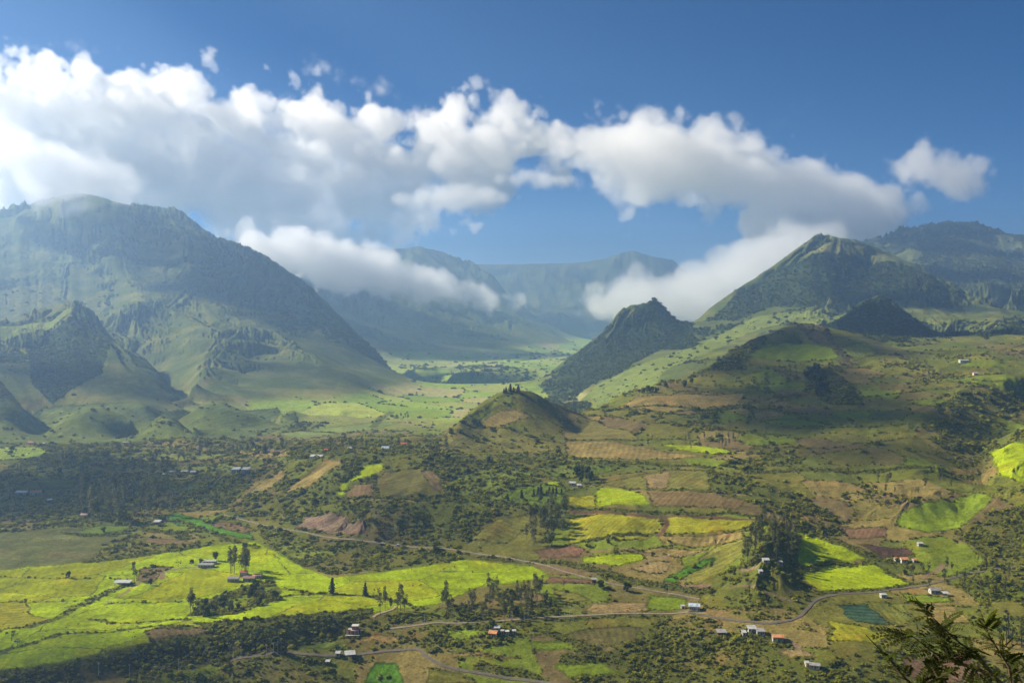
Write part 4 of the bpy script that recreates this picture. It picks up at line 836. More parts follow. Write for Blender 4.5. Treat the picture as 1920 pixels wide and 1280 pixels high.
# low tufts in the pastures: rough grass and weeds
X, Y = candidates(600, 1500, 0.0062 / VD); m = (RNG.uniform(0, 1, len(X)) < 0.10) & (_interp(VEG, X, Y) < .2); X, Y = X[m], Y[m]
rad = RNG.uniform(.35, 1.0, len(X))
scatter('tufts', np.stack([X, Y, height(X, Y) - .1], 1), rad, canopy, shrub_mat, 'scattered weeds and tussocks in the pastures', squash=.6)
X, Y = candidates(1950, 7400, 0.0031 / VD); m = keep(X, Y, 0.9); X, Y = X[m], Y[m]
rad = 0.0016 * Y * RNG.lognormal(0, .40, len(X)).clip(.4, 2.2)
scatter('woodland', np.stack([X, Y, height(X, Y) - rad * .3], 1), rad, canopy, forest_mat, 'dark green woodland on the flanks of the mountains and along the valley floor', squash=.8)
print('stuff', time.time() - T0)

# trees: trunk and crown meshes in a few shapes, 1 m tall, scaled when placed
def tube(pts, rads, seg=5):
    co = []; f = []
    for i, (p, r) in enumerate(zip(pts, rads)):
        for j in range(seg):
            a = j * 2 * math.pi / seg; co.append((p[0] + math.cos(a) * r, p[1] + math.sin(a) * r, p[2]))
        if i:
            b = (i - 1) * seg
            for j in range(seg): f.append((b + j, b + (j + 1) % seg, b + seg + (j + 1) % seg, b + seg + j))
    return np.array(co), np.array(f)
def join(parts):
    co = []; f = []; o = 0
    for c, g in parts: co.append(c); f.append(g + o); o += len(c)
    return np.concatenate(co), np.concatenate(f)
def limbs(r, clusters, x0, rad, zlo):
    out = [tube([(0, 0, -.03), (x0[0] * .5, x0[1] * .5, .45), (x0[0], x0[1], .88)], [rad, rad * .65, rad * .2])]
    for c, _ in clusters[:7]:
        z = max(zlo, c[2] - r.uniform(.08, .2)); out.append(tube([(x0[0] * z, x0[1] * z, z), tuple(c)], [rad * .4, rad * .12], 4))
    return join(out)
def t_euc(seed):
    r = np.random.default_rng(seed); n = r.integers(10, 15); lean = r.uniform(-.04, .04, 2); cl = []
    for i in range(n):
        z = r.uniform(.34, .95); w = .155 * (1.15 - abs(z - .66) * 1.4); a = r.uniform(0, 6.28); rr = r.uniform(0, .11) * (1.1 - z * .5)
        cl.append(((math.cos(a) * rr + lean[0] * z, math.sin(a) * rr + lean[1] * z, z), (w * .55, w * .55, w * .75)))
    return limbs(r, cl, lean, .013, .3), foliage(cl, 330, .021, r, .5, core=False)
def t_round(seed):
    r = np.random.default_rng(seed); cl = [((0, 0, .62), (.30, .30, .27))]
    for i in range(9):
        a = r.uniform(0, 6.28); e = r.uniform(.1, .3); cl.append(((math.cos(a) * e, math.sin(a) * e, r.uniform(.22, .85)), (r.uniform(.13, .21),) * 3))
    return limbs(r, cl, (r.uniform(-.03, .03), r.uniform(-.03, .03)), .03, .2), foliage(cl, 300, .042, r)
def t_sparse(seed):
    r = np.random.default_rng(seed); cl = []
    for i in range(9):
        a = r.uniform(0, 6.28); e = r.uniform(.1, .36); cl.append(((math.cos(a) * e, math.sin(a) * e, r.uniform(.5, .9)), (r.uniform(.08, .14), r.uniform(.08, .14), r.uniform(.05, .1))))
    return limbs(r, cl, (0, 0), .028, .2), foliage(cl, 170, .035, r, core=False)
def t_cyp(seed):
    r = np.random.default_rng(seed); cl = []
    for i in range(9):
        z = .1 + .88 * i / 9; w = (.19 * (1 - z) ** .7 + .02) * r.uniform(.85, 1.15); cl.append(((r.uniform(-.02, .02), r.uniform(-.02, .02), z), (w, w, .085)))
    return tube([(0, 0, -.03), (0, 0, .5)], [.03, .012]), foliage(cl, 300, .032, r)
TREES = {}
for kind, fn, nv, crown_mat, tm, nm in (('euc', t_euc, 7, euc_mat, bark_mat, 'eucalyptus_tree'), ('round', t_round, 6, round_mat, dark_bark, 'broadleaf_tree'), ('sparse', t_sparse, 4, round_mat, dark_bark, 'open_crowned_tree'), ('cyp', t_cyp, 4, dark_mat, dark_bark, 'cypress_tree')):
    TREES[kind] = []
    for i in range(nv):
        (tc, tf), (cc, cf) = fn(500 + i * 7 + len(nm))
        to = mesh_np('trunk', tc, tf, tm, smooth=True).data; co = mesh_np('crown', cc, cf, crown_mat).data
        TREES[kind].append((to, co))
for o in [o for o in bpy.data.objects if o.users == 0]: bpy.data.objects.remove(o)
NAMES = {'euc': ('eucalyptus_tree', 'eucalyptus tree'), 'round': ('broadleaf_tree', 'tree'), 'sparse': ('open_crowned_tree', 'tree'), 'cyp': ('cypress_tree', 'cypress tree')}
trnd = random.Random(4)
def tree(kind, x, y, hpx, label, group=None, wide=1.0, loc=None):
    p = loc or ground(x, y); h = hpx / F * p.y if loc is None else hpx
    to, co = trnd.choice(TREES[kind]); nm, cat = NAMES[kind]
    h *= {'euc': .7, 'round': .85, 'sparse': .85, 'cyp': .92}[kind]; e = bpy.data.objects.new(nm, None); e.empty_display_size = .1; COL.objects.link(e); e.location = (p.x, p.y, p.z - .15)
    e.rotation_euler = (0, 0, trnd.uniform(0, 6.28)); e.scale = (h * wide, h * wide, h)
    for n_, me in (('trunk', to), ('crown', co)):
        c = bpy.data.objects.new(n_, me); COL.objects.link(c); c.parent = e
    tag(e, label, cat, group); return e
def grove(kind, poly, n, h, label, group, wide=1.0, spread=.3):
    lo = np.min(poly, 0); hi = np.max(poly, 0); k = 0; tries = 0
    while k < n and tries < 5000:
        tries += 1; x = trnd.uniform(lo[0], hi[0]); y = trnd.uniform(lo[1], hi[1]); ins = False
        for a, b in zip(poly, poly[1:] + poly[:1]):
            if (a[1] > y) != (b[1] > y) and x < (b[0] - a[0]) * (y - a[1]) / (b[1] - a[1]) + a[0]: ins = not ins
        if ins:
            q = (x - lo[0]) / (hi[0] - lo[0] + 1e-6); where = '' if n < 10 else (', left part' if q < .25 else ', mid left' if q < .5 else ', mid right' if q < .75 else ', right part')
            tree(kind, x, y, h * trnd.uniform(1 - spread, 1 + spread), label + where, group, wide); k += 1
grove('euc', [(822, 1130), (870, 1118), (960, 1112), (1020, 1105), (1040, 1150), (980, 1165), (850, 1165), (822, 1155)], 46, 52, 'tall thin eucalyptus in the long grove along the lower road', 'eucalyptus grove by the lower road', 1.0, .25)
for x, y, h in ((713, 1150, 60), (722, 1144, 66), (733, 1146, 40)): tree('euc', x, y, h, 'slender eucalyptus beside the white track end at the middle of the bright pasture', 'eucalyptus by the white track')
for x, y, h in ((751, 1143, 72), (745, 1146, 55), (758, 1147, 48)): tree('euc', x, y, h, 'tall dense eucalyptus right of the track that climbs to the bright pasture', 'dense eucalyptus by the track', 1.2)
for x, y, h in ((357, 1152, 62), (363, 1150, 70), (370, 1155, 50)): tree('euc', x, y, h, 'tall eucalyptus at the left end of the thicket below the farmhouse', 'eucalyptus at the thicket end', 1.2)
grove('euc', [(425, 1068), (465, 1062), (468, 1082), (430, 1084)], 9, 60, 'see-through tall eucalyptus beside the long farmhouse in the left pastures', 'eucalyptus by the farmhouse', 1.1)
for x, y, h in ((252, 1088, 52), (256, 1090, 40)): tree('euc', x, y, h, 'thin eucalyptus by the long white roofed shed in the left pasture', 'eucalyptus by the long shed', 1.0)
grove('euc', [(1378, 1068), (1400, 1010), (1425, 975), (1440, 975), (1430, 1020), (1400, 1060)], 20, 42, 'eucalyptus on the left slope of the knoll with houses', 'eucalyptus left on the knoll', 1.1)
grove('euc', [(1440, 985), (1480, 985), (1500, 1020), (1495, 1055), (1455, 1050)], 26, 44, 'eucalyptus massed on the right side of the knoll with houses', 'eucalyptus right on the knoll', 1.25)
grove('euc', [(990, 985), (1010, 945), (1055, 940), (1066, 1000), (1040, 1030), (985, 1025)], 36, 46, 'eucalyptus in the thick grove left of the terraced yellow fields', 'eucalyptus grove beside the terraces', 1.35)
grove('euc', [(140, 940), (250, 935), (330, 940), (320, 982), (220, 985), (140, 975)], 48, 60, 'tall eucalyptus in the shaded wood behind the left pastures', 'eucalyptus in the shaded wood', 1.25)
grove('euc', [(100, 852), (300, 835), (480, 835), (560, 842), (480, 880), (300, 900), (120, 890)], 46, 32, 'eucalyptus on the shaded flats before the left mountain', 'eucalyptus on the shaded flats', 1.3, .4)
grove('euc', [(600, 835), (850, 832), (900, 848), (820, 858), (620, 856)], 26, 26, 'eucalyptus among village houses on the wooded spur', 'eucalyptus in the village', 1.3, .35)
grove('euc', [(1280, 812), (1390, 808), (1380, 842), (1290, 845)], 13, 22, 'thin eucalyptus on the brown hillside right of the small hill', 'eucalyptus on the brown hillside')
grove('euc', [(1640, 895), (1760, 890), (1800, 915), (1700, 935), (1640, 925)], 12, 26, 'spindly eucalyptus on the brown fields at the right', 'eucalyptus on the right fields')
grove('euc', [(1680, 1075), (1760, 1070), (1900, 1060), (1920, 1120), (1800, 1125), (1700, 1100)], 24, 36, 'tall eucalyptus around the road and houses at the lower right', 'eucalyptus at the lower right road', 1.1, .35)
grove('sparse', [(1840, 1180), (1920, 1170), (1920, 1230), (1850, 1230)], 6, 50, 'open crowned tree at the right edge above the dark foreground branch', 'open trees at the right edge')
grove('euc', [(735, 780), (772, 778), (772, 787), (735, 788)], 14, 11, 'dark tree in the small grove in the far green meadow', 'grove in the far meadow', 2.0)
CY = 'small dark conifer in the row in front of the white roofed farmhouse on the terraces'
for x, y, h in ((1001, 928, 14), (1009, 927, 18), (1014, 926, 22), (1030, 925, 16), (1037, 924, 15), (1043, 925, 15), (1053, 926, 13), (1025, 926, 9)): tree('cyp', x, y, h, CY, 'conifers before the terrace farmhouse', 1.2)
tree('cyp', 952, 938, 15, 'small dark conifer alone left of the conifer row by the terrace farmhouse', None, 1.3); tree('cyp', 978, 934, 20, 'taller dark conifer between the lone one and the conifer row on the terraces', None, 1.2)
for x, y, h in ((945, 737, 11), (949, 736, 13), (957, 734, 17), (963, 735, 11), (972, 734, 15), (970, 735, 11)): tree('cyp', x, y, h, 'dark conifer on the very top of the small central hill', 'conifers on the hilltop', 1.5)
tree('cyp', 623, 1113, 36, 'dark cypress in the bright pasture, the left and taller of the two', None, 1.15); tree('cyp', 685, 1117, 30, 'dark cypress in the bright pasture, the right and smaller of the two', None, 1.15)
tree('sparse', 707, 1116, 20, 'small pale tree just right of the two cypresses in the pasture')
for x, y, h in ((1079, 892, 26), (1085, 890, 24), (1094, 893, 28), (1101, 898, 34), (1105, 905, 30), (1090, 905, 20)): tree('round', x, y, h, 'dark upright tree behind the white roofed farmhouse on the terraces', 'trees behind the terrace farmhouse', .8)
for x, y, h in ((1206, 737, 15), (1214, 735, 17), (1222, 735, 14), (1231, 736, 13), (1249, 727, 13), (1283, 726, 18), (1297, 720, 15), (1199, 737, 10)): tree('round', x, y, h, 'round dark tree on the skyline of the farmed slope right of the small hill', 'trees on the slope skyline', 1.1)
grove('round', [(1506, 695), (1552, 695), (1556, 740), (1530, 748)], 22, 17, 'dark tree in the wood below the terraced knob', 'dark wood under the knob', 1.1)
for x, y, h, l in ((128, 1083, 17, 'round tree alone in the left pasture'), (118, 1081, 10, 'small bare tree next to the round one alone in the left pasture'), (334, 1062, 15, 'pale small tree at the top of the left pasture track'), (359, 1058, 14, 'small dark tree left of the long grey roofed barns'), (377, 1056, 13, 'small dark tree touching the grey roofed barns'),
                   (1224, 1043, 12, 'small round tree at the meeting of the paths on the terraces'), (1175, 1108, 24, 'round dark tree by the middle road above the meadow'), (1127, 1102, 22, 'dark tree beside the small brown shed'), (282, 1096, 16, 'tree at the foot of the brown patch by the long shed'), (1140, 1018, 8, 'small tree on the yellow terrace'),
                   (1125, 945, 9, 'pale tree in the bright green terrace field'), (1697, 1078, 14, 'dark tree in front of the orange roofed cottages'), (1682, 1053, 11, 'round dark tree left of the orange roofed cottages'), (405, 1050, 22, 'broad tree right above the grey roofed barns'), (194, 998, 14, 'tree on the hedge of the olive field'), (1905, 1000, 14, 'dark round tree at the right edge above the gully')):
    tree('sparse' if 'pale' in l or 'bare' in l else 'round', x, y, h, l, None, 1.15)
for x, y, h in ((22, 1200, 26), (33, 1210, 18)): tree('sparse', x, y, h, 'open crowned tree at the left edge below the hedge of the bright pasture', 'open trees at the left edge', 1.2)
grove('round', [(360, 1152), (380, 1128), (440, 1105), (505, 1088), (530, 1105), (520, 1125), (440, 1150)], 24, 17, 'dark bushy tree in the thicket below the farmhouse', 'thicket below the farmhouse', 1.1)
# trees standing in the scrub, taller than the shrubs round them
Xc, Yc = candidates(640, 1700, 0.011); vv = _interp(VEG, Xc, Yc); sel = np.nonzero((RNG.uniform(0, 1, len(vv)) < (vv - .45) * .10) & (np.abs(Xc / Yc) < .53))[0]
sel = sel[:170]
LANDMARKS = [(60, 940, 'near the red roofed house in the shade at the left'), (220, 940, 'behind the left pastures'), (340, 900, 'near the row of white roofs on the shaded flats'), (450, 900, 'near the large pair of white sheds'), (180, 1020, 'beside the olive field above the left pasture'), (300, 1240, 'below the edge of the bright pasture'), (520, 1180, 'under the pasture edge near the lower road junction'), (500, 950, 'left of the bare earth scar'), (640, 985, 'around the bare earth scar'), (740, 960, 'right of the bare earth scar'),
             (650, 880, 'near the bright patch on the wooded spur'), (850, 900, 'right of the brown field on the wooded spur'), (560, 1040, 'between the middle road and the left pasture'), (760, 1045, 'between the middle road and the cypress pasture'), (930, 980, 'left of the thick eucalyptus grove'), (920, 870, 'below the small central hill'), (1010, 900, 'left of the terrace farmhouse'), (620, 1250, 'near the shining white shed'), (800, 1230, 'at the bend of the lowest road'), (900, 1190, 'near the orange roofed white house'),
             (1050, 1060, 'along the middle road'), (1150, 1110, 'near the small brown shed'), (1100, 1220, 'left of the dark slope at the bottom'), (1250, 1200, 'on the dark slope at the bottom'), (1400, 1230, 'below the roofs hidden in trees'), (1400, 1100, 'on the flank of the knoll'), (1480, 1190, 'near the bright red roofed house'), (1400, 920, 'on the ravine side above the terraces'), (1540, 980, 'in the ravine right of the terraces'), (1640, 1220, 'below the teal field'), (1860, 1000, 'on the dark slope at the right edge'), (1830, 830, 'in the gully at the right edge'), (1850, 1090, 'right of the grey gabled house'), (1720, 1060, 'near the three cottages'), (1550, 730, 'below the terraced knob'), (1300, 840, 'on the brown hillside')]
def scrub_label(i):
    px, py = pixel_of(Xc[i], Yc[i], float(height(Xc[i], Yc[i]))); return 'broad tree in the scrub ' + min(LANDMARKS, key=lambda l: math.hypot(l[0] - px, 2 * (l[1] - py)))[2]
for i in sel: tree('round', 0, 0, trnd.uniform(6, 12), scrub_label(i), 'trees in the scrub', 1.1, loc=Vector((Xc[i], Yc[i], float(height(Xc[i], Yc[i])))))
print('trees', len(sel), time.time() - T0)
# ------------------------------------------------------------------ roads
ROADM = {'gravel': plain('pale_gravel', (0.23, 0.19, 0.13), 1, .35, .3), 'asphalt': plain('worn_asphalt', (0.125, 0.105, 0.08), .95, .3, .3), 'dirt': plain('bare_earth', (0.36, 0.26, 0.15), 1, .2, .5)}
for pts, kind in ROADS:
    w = [ground(x, y) for x, y in pts]; P_ = []
    for p0, p1, p2, p3 in zip([w[0]] + w[:-2], w[:-1], w[1:], w[2:] + [w[-1]]):
        n_ = max(2, int((p2 - p1).length / 4))
        for i in range(n_):
            t = i / n_; P_.append(0.5 * (2 * p1 + (p2 - p0) * t + (2 * p0 - 5 * p1 + 4 * p2 - p3) * t * t + (3 * p1 - p0 - 3 * p2 + p3) * t ** 3))
    P_.append(w[-1]); co = []; f = []; hw = {'dirt': 1.1, 'gravel': 1.1, 'asphalt': 1.25}[kind]
    for i, p in enumerate(P_):
        d = P_[min(i + 1, len(P_) - 1)] - P_[max(i - 1, 0)]; nx, ny = -d.y, d.x; l = math.hypot(nx, ny) + 1e-6; nx /= l; ny /= l
        for k, s_ in enumerate((-1, -.33, .33, 1)):
            X, Y = p.x + nx * s_ * hw, p.y + ny * s_ * hw; co.append((X, Y, float(height(X, Y)) + 0.35 + 0.05 * (1 - abs(s_))))
        if i:
            for k in range(3): f.append((4 * i - 4 + k, 4 * i - 3 + k, 4 * i + 1 + k, 4 * i + k))
    o = mesh_np('road', np.array(co), np.array(f), ROADM[kind]); COL.objects.link(o)
    tag(o, 'narrow %s road winding through the fields' % {'gravel': 'pale gravel', 'asphalt': 'grey', 'dirt': 'bare earth'}[kind], kind='structure')
# the hillside the photograph was taken from
gx_ = np.linspace(-300, 300, 61); gy_ = np.linspace(-60, 446, 90); HX, HY = np.meshgrid(gx_, gy_)
HZ_ = -1.7 - 0.6 * np.clip(HY, 0, None) - 0.12 * np.clip(HY, None, 0) + fbm(HX / 25, HY / 25, 3, 400) * 3 * sstep(3, 40, np.hypot(HX, HY))
ii = np.arange(HX.size).reshape(HX.shape); hf = np.stack([ii[:-1, :-1], ii[:-1, 1:], ii[1:, 1:], ii[1:, :-1]], -1).reshape(-1, 4)
hill_mat = plain('hillside_grass', (0.09, 0.11, 0.03), 1, .4, .8)
hs_ = mesh_np('hillside', np.stack([HX, HY, HZ_], -1).reshape(-1, 3), hf, hill_mat, smooth=True); COL.objects.link(hs_); tag(hs_, 'steep grassy hillside below the viewpoint', kind='structure')

# ------------------------------------------------------------------ buildings
WM = {k: plain('wall_' + k, c, .85, .08, .7) for k, c in (('white', (.46, .44, .39)), ('cream', (.48, .41, .29)), ('brick', (.33, .13, .09)), ('grey', (.36, .35, .33)), ('wood', (.16, .10, .06)), ('yellow', (.62, .45, .13)), ('pink', (.62, .38, .32)))}
RM = {k: plain('roof_' + k, c,   .6, .38, .45, .3) for k, c in (('white', (.38, .38, .37)), ('grey', (.27, .26, .25)), ('red', (.42, .12, .07)), ('orange', (.55, .24, .10)), ('blue', (.38, .45, .50)), ('rust', (.26, .15, .10)), ('pink', (.55, .33, .28)))}
glass_mat, _N, _L, _B = new_mat('window_glass'); _B.inputs['Base Color'].default_value = (.03, .04, .05, 1); _B.inputs['Roughness'].default_value = .12
door_mat = plain('door_paint', (.14, .08, .05)); conc = plain('concrete', (.42, .40, .36)); wood_mat = plain('grey_wood', (.20, .17, .14))
def part(name, boxes, mat, parent, extra=None):
    bm = bmesh.new()
    for (x0, x1, y0, y1, z0, z1) in boxes:
        r = bmesh.ops.create_cube(bm, size=1)
        for v in r['verts']: v.co = Vector((x0 if v.co.x < 0 else x1, y0 if v.co.y < 0 else y1, z0 if v.co.z < 0 else z1))
    if extra: extra(bm)
    me = bpy.data.meshes.new(name); bm.to_mesh(me); bm.free(); me.materials.append(mat)
    o = bpy.data.objects.new(name, me); COL.objects.link(o); o.parent = parent; return o
def prism(bm, prof, x0, x1):
    """Profile of (y, z) points swept along x."""
    a = [bm.verts.new((x0, y, z)) for y, z in prof]; b = [bm.verts.new((x1, y, z)) for y, z in prof]; n_ = len(prof)
    bm.faces.new(a); bm.faces.new(b[::-1])
    for i in range(n_): bm.faces.new((a[i], b[i], b[(i + 1) % n_], a[(i + 1) % n_]))
def house(x, y, wpx, dep, wh, label, wall='white', roof='grey', rise=1.3, kind='gable', rot=0, wins=2, cat='house', name='house', posts=False, group=None, base=None):
    p = ground(x, y); w = wpx / F * p.y / 2 * .82; dep *= .7; wh *= .92; d = dep / 2; rise *= .8
    e = bpy.data.objects.new(name, None); COL.objects.link(e); e.location = (p.x, p.y + d, p.z); e.rotation_euler = (0, 0, math.radians(rot))
    zs = [float(height(p.x + sx * w, p.y + d + sy * d)) for sx in (-1, 1) for sy in (-1, 1)]; e.location.z = max(zs) * .6 + min(zs) * .4
    lo = min(-0.5, min(zs) - e.location.z - .4)
    if posts:
        part('post', [(sx * (w - .3) - .1, sx * (w - .3) + .1, sy * (d - .3) - .1, sy * (d - .3) + .1, lo, wh) for sx in (-1, -.33, .33, 1) for sy in (-1, 1)], wood_mat, e)
        part('wall', [(-w + .5, w - .5, d - .5, d - .3, lo, wh)], WM[wall], e)
    else:
        ex = (lambda bm: [prism(bm, [(-d + .01, wh - .01), (d - .01, wh - .01), (0, wh + rise - .12)], -w + .012, w - .012)]) if kind == 'gable' else None
        part('wall', [(-w, w, -d, d, lo, wh)], WM[wall], e, ex)
        part('door', [(-.5 + w * .1, .5 + w * .1, -d - .06, -d + .05, 0, 2.1)], door_mat, e)
        for i in range(wins):
            cx = -w + (i + .5) * 2 * w / wins
            if abs(cx - w * .1) < 1.1: cx += 1.6
            if abs(cx) > w - .6: continue
            o = part('window', [(cx - .55, cx + .55, -d - .05, -d + .05, 1.0, 2.05)], WM['white'], e)
            part('pane', [(cx - .46, cx + .46, -d - .08, -d + .03, 1.08, 1.97)], glass_mat, o)
        part('side_window', [(-w - .06, -w + .05, -.6, .6, 1.0, 2.0)], glass_mat, e)
    ov = .5
    def rf(bm):
        if kind == 'gable':
            k = rise / d
            for s_ in (-1, 1):
                prism(bm, [(s_ * (d + ov), wh - ov * k + .0), (s_ * (d + ov), wh - ov * k + .14), (s_ * .001, wh + rise + .14), (s_ * .001, wh + rise)][::s_], -w - ov, w + ov)
        elif kind == 'shed':
            prism(bm, [(-d - ov, wh + .02), (d + ov, wh + rise + .02), (d + ov, wh + rise + .16), (-d - ov, wh + .16)], -w - ov, w + ov)
        else:
            prism(bm, [(-d - .3, wh + .01), (d + .3, wh + .01), (d + .3, wh + .2), (-d - .3, wh + .2)], -w - .3, w + .3)
    part('roof', [], RM[roof], e, rf)
    if base: part('plinth', [(-w - .4, w + .4, -d - .6, -d - .02, lo, .5)], WM[base], e)
    tag(e, label, cat, group); return e
house(228, 1098, 36, 9, 3.0, 'long low shed with a white sheet roof in the left pasture', 'grey', 'white', 1.0, 'shed', 0, cat='shed', name='shed', posts=True)
house(385, 1064, 34, 9, 3.0, 'long grey roofed barn, the front one of the pair in the pastures', 'white', 'grey', 1.2, wins=6, cat='barn', name='barn')
house(392, 1057, 30, 7, 3.0, 'grey roofed barn standing just behind the long barn in the pastures', 'grey', 'white', 1.0, wins=4, cat='barn', name='barn')
house(436, 1091, 24, 8, 3.6, 'farmhouse wing with a pale colonnade, leftmost of the farmhouse cluster', 'cream', 'grey', 1.4, wins=6, base='cream')
house(466, 1090, 26, 9, 3.4, 'farmhouse wing with a long brownish roof in the middle of the farmhouse cluster', 'grey', 'rust', 1.6, wins=5)
house(456, 1081, 16, 8, 4.4, 'tall rear block with a red roof standing above the farmhouse wings', 'grey', 'red', 1.2, wins=3)
house(482, 1084, 20, 7, 3.0, 'low building with a pinkish red roof at the right end of the farmhouse cluster', 'white', 'pink', 1.2, wins=3)
house(441, 888, 17, 16, 4.5, 'large white roofed shed, left of the touching pair on the shaded flats', 'white', 'white', 1.6, 'shed', wins=4, cat='shed', name='shed')
house(459, 888, 16, 16, 4.5, 'large white roofed shed, right of the touching pair on the shaded flats', 'white', 'white', 1.6, 'shed', wins=4, cat='shed', name='shed')
for x, y, w_, l in ((308, 893, 8, 'small white roofed house lowest left of the row on the shaded flats'), (323, 888, 12, 'white roofed house at the left of the row on the shaded flats'), (345, 888, 14, 'long white roofed house in the middle of the row on the shaded flats'), (361, 889, 12, 'white roofed house at the right end of the row on the shaded flats')):
    house(x, y, w_, 9, 3.0, l, 'white', 'white', 1.5, wins=2)
house(38, 927, 25, 9, 3.0, 'long white roofed building beside the red roofed house in the shade at the left', 'white', 'white', 1.2, 'shed', wins=4, name='building', cat='building')
house(65, 928, 24, 12, 3.4, 'house with a broad red gabled roof in the shade at the left', 'white', 'red', 2.6, wins=3, rot=8)
house(92, 941, 10, 8, 2.8, 'tiny white house below the red roofed house in the shade', 'white', 'white', 1.2)
house(157, 969, 15, 10, 3.0, 'house with a pale pink roof at the edge of the shaded wood', 'white', 'pink', 1.6)
house(293, 983, 14, 9, 3.0, 'house with a white roof among trees above the bright pasture', 'grey', 'white', 1.2, 'shed')
house(57, 833, 14, 10, 3.2, 'red roofed house on the bright field at the far left', 'white', 'red', 2.0)
house(79, 834, 10, 8, 3.0, 'small white house right of the red roofed one at the far left', 'white', 'white', 1.2)
house(235, 832, 13, 9, 3.0, 'grey roofed house at the foot of the pointed green mound', 'white', 'grey', 1.2)
house(183, 873, 6, 7, 3.0, 'tiny white roofed hut among the trees of the shaded flats', 'white', 'white', 1.0, name='hut', cat='hut', wins=1)
house(500, 848, 8, 9, 3.0, 'small grey gabled house at the left end of the village', 'grey', 'grey', 2.0)
house(517, 850, 16, 9, 3.0, 'long house with a brown roof at the left end of the village', 'cream', 'rust', 1.5)
house(592, 861, 26, 14, 3.2, 'big white roofed building at the top of the brown slope', 'white', 'white', 1.4, 'shed', wins=5, name='building', cat='building')
house(611, 847, 8, 8, 3.0, 'small house with a red wall and roof in the village', 'brick', 'red', 1.4)
house(655, 844, 9, 8, 3.0, 'small house with a white roof in the village', 'white', 'white', 1.2)
house(722, 844, 16, 11, 3.2, 'village house with a steep pale blue roof near the hill', 'white', 'blue', 2.6)
house(757, 836, 14, 10, 3.4, 'cream village house with a red roof, the rightmost of the village', 'cream', 'red', 1.8)
house(1074, 911, 15, 9, 3.0, 'white roofed farmhouse on the terraces behind the conifer row', 'white', 'white', 1.6, rot=-12, wins=3)
house(1086, 914, 9, 7, 2.8, 'small white outbuilding right beside the white roofed farmhouse on the terraces', 'white', 'white', 1.0, 'shed', name='outbuilding', cat='outbuilding')
h_ = house(662, 1192, 24, 8, 3.2, 'two storey unfinished red brick house with white slabs above the lower road', 'brick', 'white', .2, 'flat', wins=3)
p_ = h_; part('upper_storey', [(-1.2, 3.6, -1.5, 3.4, 3.4, 5.9)], WM['brick'], p_); part('upper_slab', [(-1.5, 3.9, -1.8, 3.7, 5.905, 6.1)], WM['white'], p_)
part('column', [(sx * 4.4 - .15, sx * 4.4 + .15, -5.4, -5.1, -1.2, 3.2) for sx in (-1, -.3, .4, 1)], WM['white'], p_); part('terrace', [(-5.4, 5.4, -5.6, -4.05, -.3, .12)], WM['white'], p_); part('parapet', [(-4.7, -1.6, -3.9, -3.7, 3.41, 4.2)], WM['brick'], p_)
house(655, 1236, 22, 8, 2.6, 'shed with a tilted shining white roof beside the lower road', 'grey', 'white', 1.4, 'shed', rot=14, cat='shed', name='shed', posts=True)
house(633, 1231, 9, 5, 2.2, 'small white roofed hut left of the shining white shed', 'white', 'white', .6, 'shed', cat='hut', name='hut', wins=1)
house(614, 1246, 8, 4, 2.0, 'tiny hut with a white roof below the lower road', 'wood', 'white', .5, 'shed', cat='hut', name='hut', wins=1)
house(925, 1195, 18, 8, 3.2, 'white house with an orange tiled roof by the lower road', 'white', 'orange', 1.8, rot=-14, wins=3)
house(932, 1183, 12, 6, 2.8, 'grey roofed shed right behind the orange roofed white house', 'grey', 'white', .8, 'shed', cat='shed', name='shed', wins=1)
house(942, 1189, 7, 5, 2.6, 'small white hut just right of the orange roofed white house', 'white', 'white', .6, 'flat', cat='hut', name='hut', wins=1)
house(951, 1191, 8, 5, 2.8, 'white hut with a flat roof in the middle of the row by the lower road', 'white', 'white', .6, 'flat', cat='hut', name='hut', wins=1)
house(964, 1189, 8, 5, 2.6, 'white hut at the right end of the row by the lower road', 'white', 'white', .6, 'flat', cat='hut', name='hut', wins=1)
house(1303, 1145, 24, 8, 3.6, 'white house with a pale blue roof and yellow base at the road bend', 'white', 'blue', 1.0, 'shed', rot=-10, wins=5, base='yellow')
house(1281, 1141, 8, 5, 2.4, 'small white walled outbuilding left of the pale blue roofed house', 'white', 'white', .5, 'flat', cat='outbuilding', name='outbuilding', wins=1)
house(1114, 1092, 10, 5, 2.8, 'small brown wooden shed with a pale roof above the middle road', 'wood', 'grey', .9, 'shed', cat='shed', name='shed', wins=0)
house(1354, 1193, 20, 8, 2.8, 'long thin grey roof alone among the dark trees below the road', 'grey', 'grey', .8, 'shed', posts=True, cat='shed', name='shed')
house(1396, 1193, 8, 6, 2.6, 'small white roof at the left of the roofs hidden in trees below the road', 'white', 'white', .8, 'shed', cat='hut', name='hut', wins=1)
house(1411, 1187, 18, 8, 3.0, 'long white roof, the highest of those hidden in trees below the road', 'white', 'white', .9, 'shed', wins=3, name='building', cat='building')
house(1427, 1192, 18, 8, 3.0, 'long pale grey roof right of the highest one below the road', 'white', 'grey', .9, 'shed', wins=3, name='building', cat='building')
house(1460, 1204, 24, 8, 3.6, 'white house with a bright red tiled roof below the road', 'white', 'orange', 1.4, wins=3, rot=-6)
house(1437, 1059, 14, 6, 2.8, 'white walled house with a white roof on top of the knoll', 'white', 'white', .9, 'shed', wins=2)
house(1464, 1061, 8, 5, 2.6, 'small white hut under the trees at the right of the knoll top', 'white', 'white', .6, 'shed', wins=1, cat='hut', name='hut')
house(1427, 1077, 8, 5, 2.4, 'tiny hut with a white roof on the front slope of the knoll', 'grey', 'white', .6, 'shed', wins=1, cat='hut', name='hut')
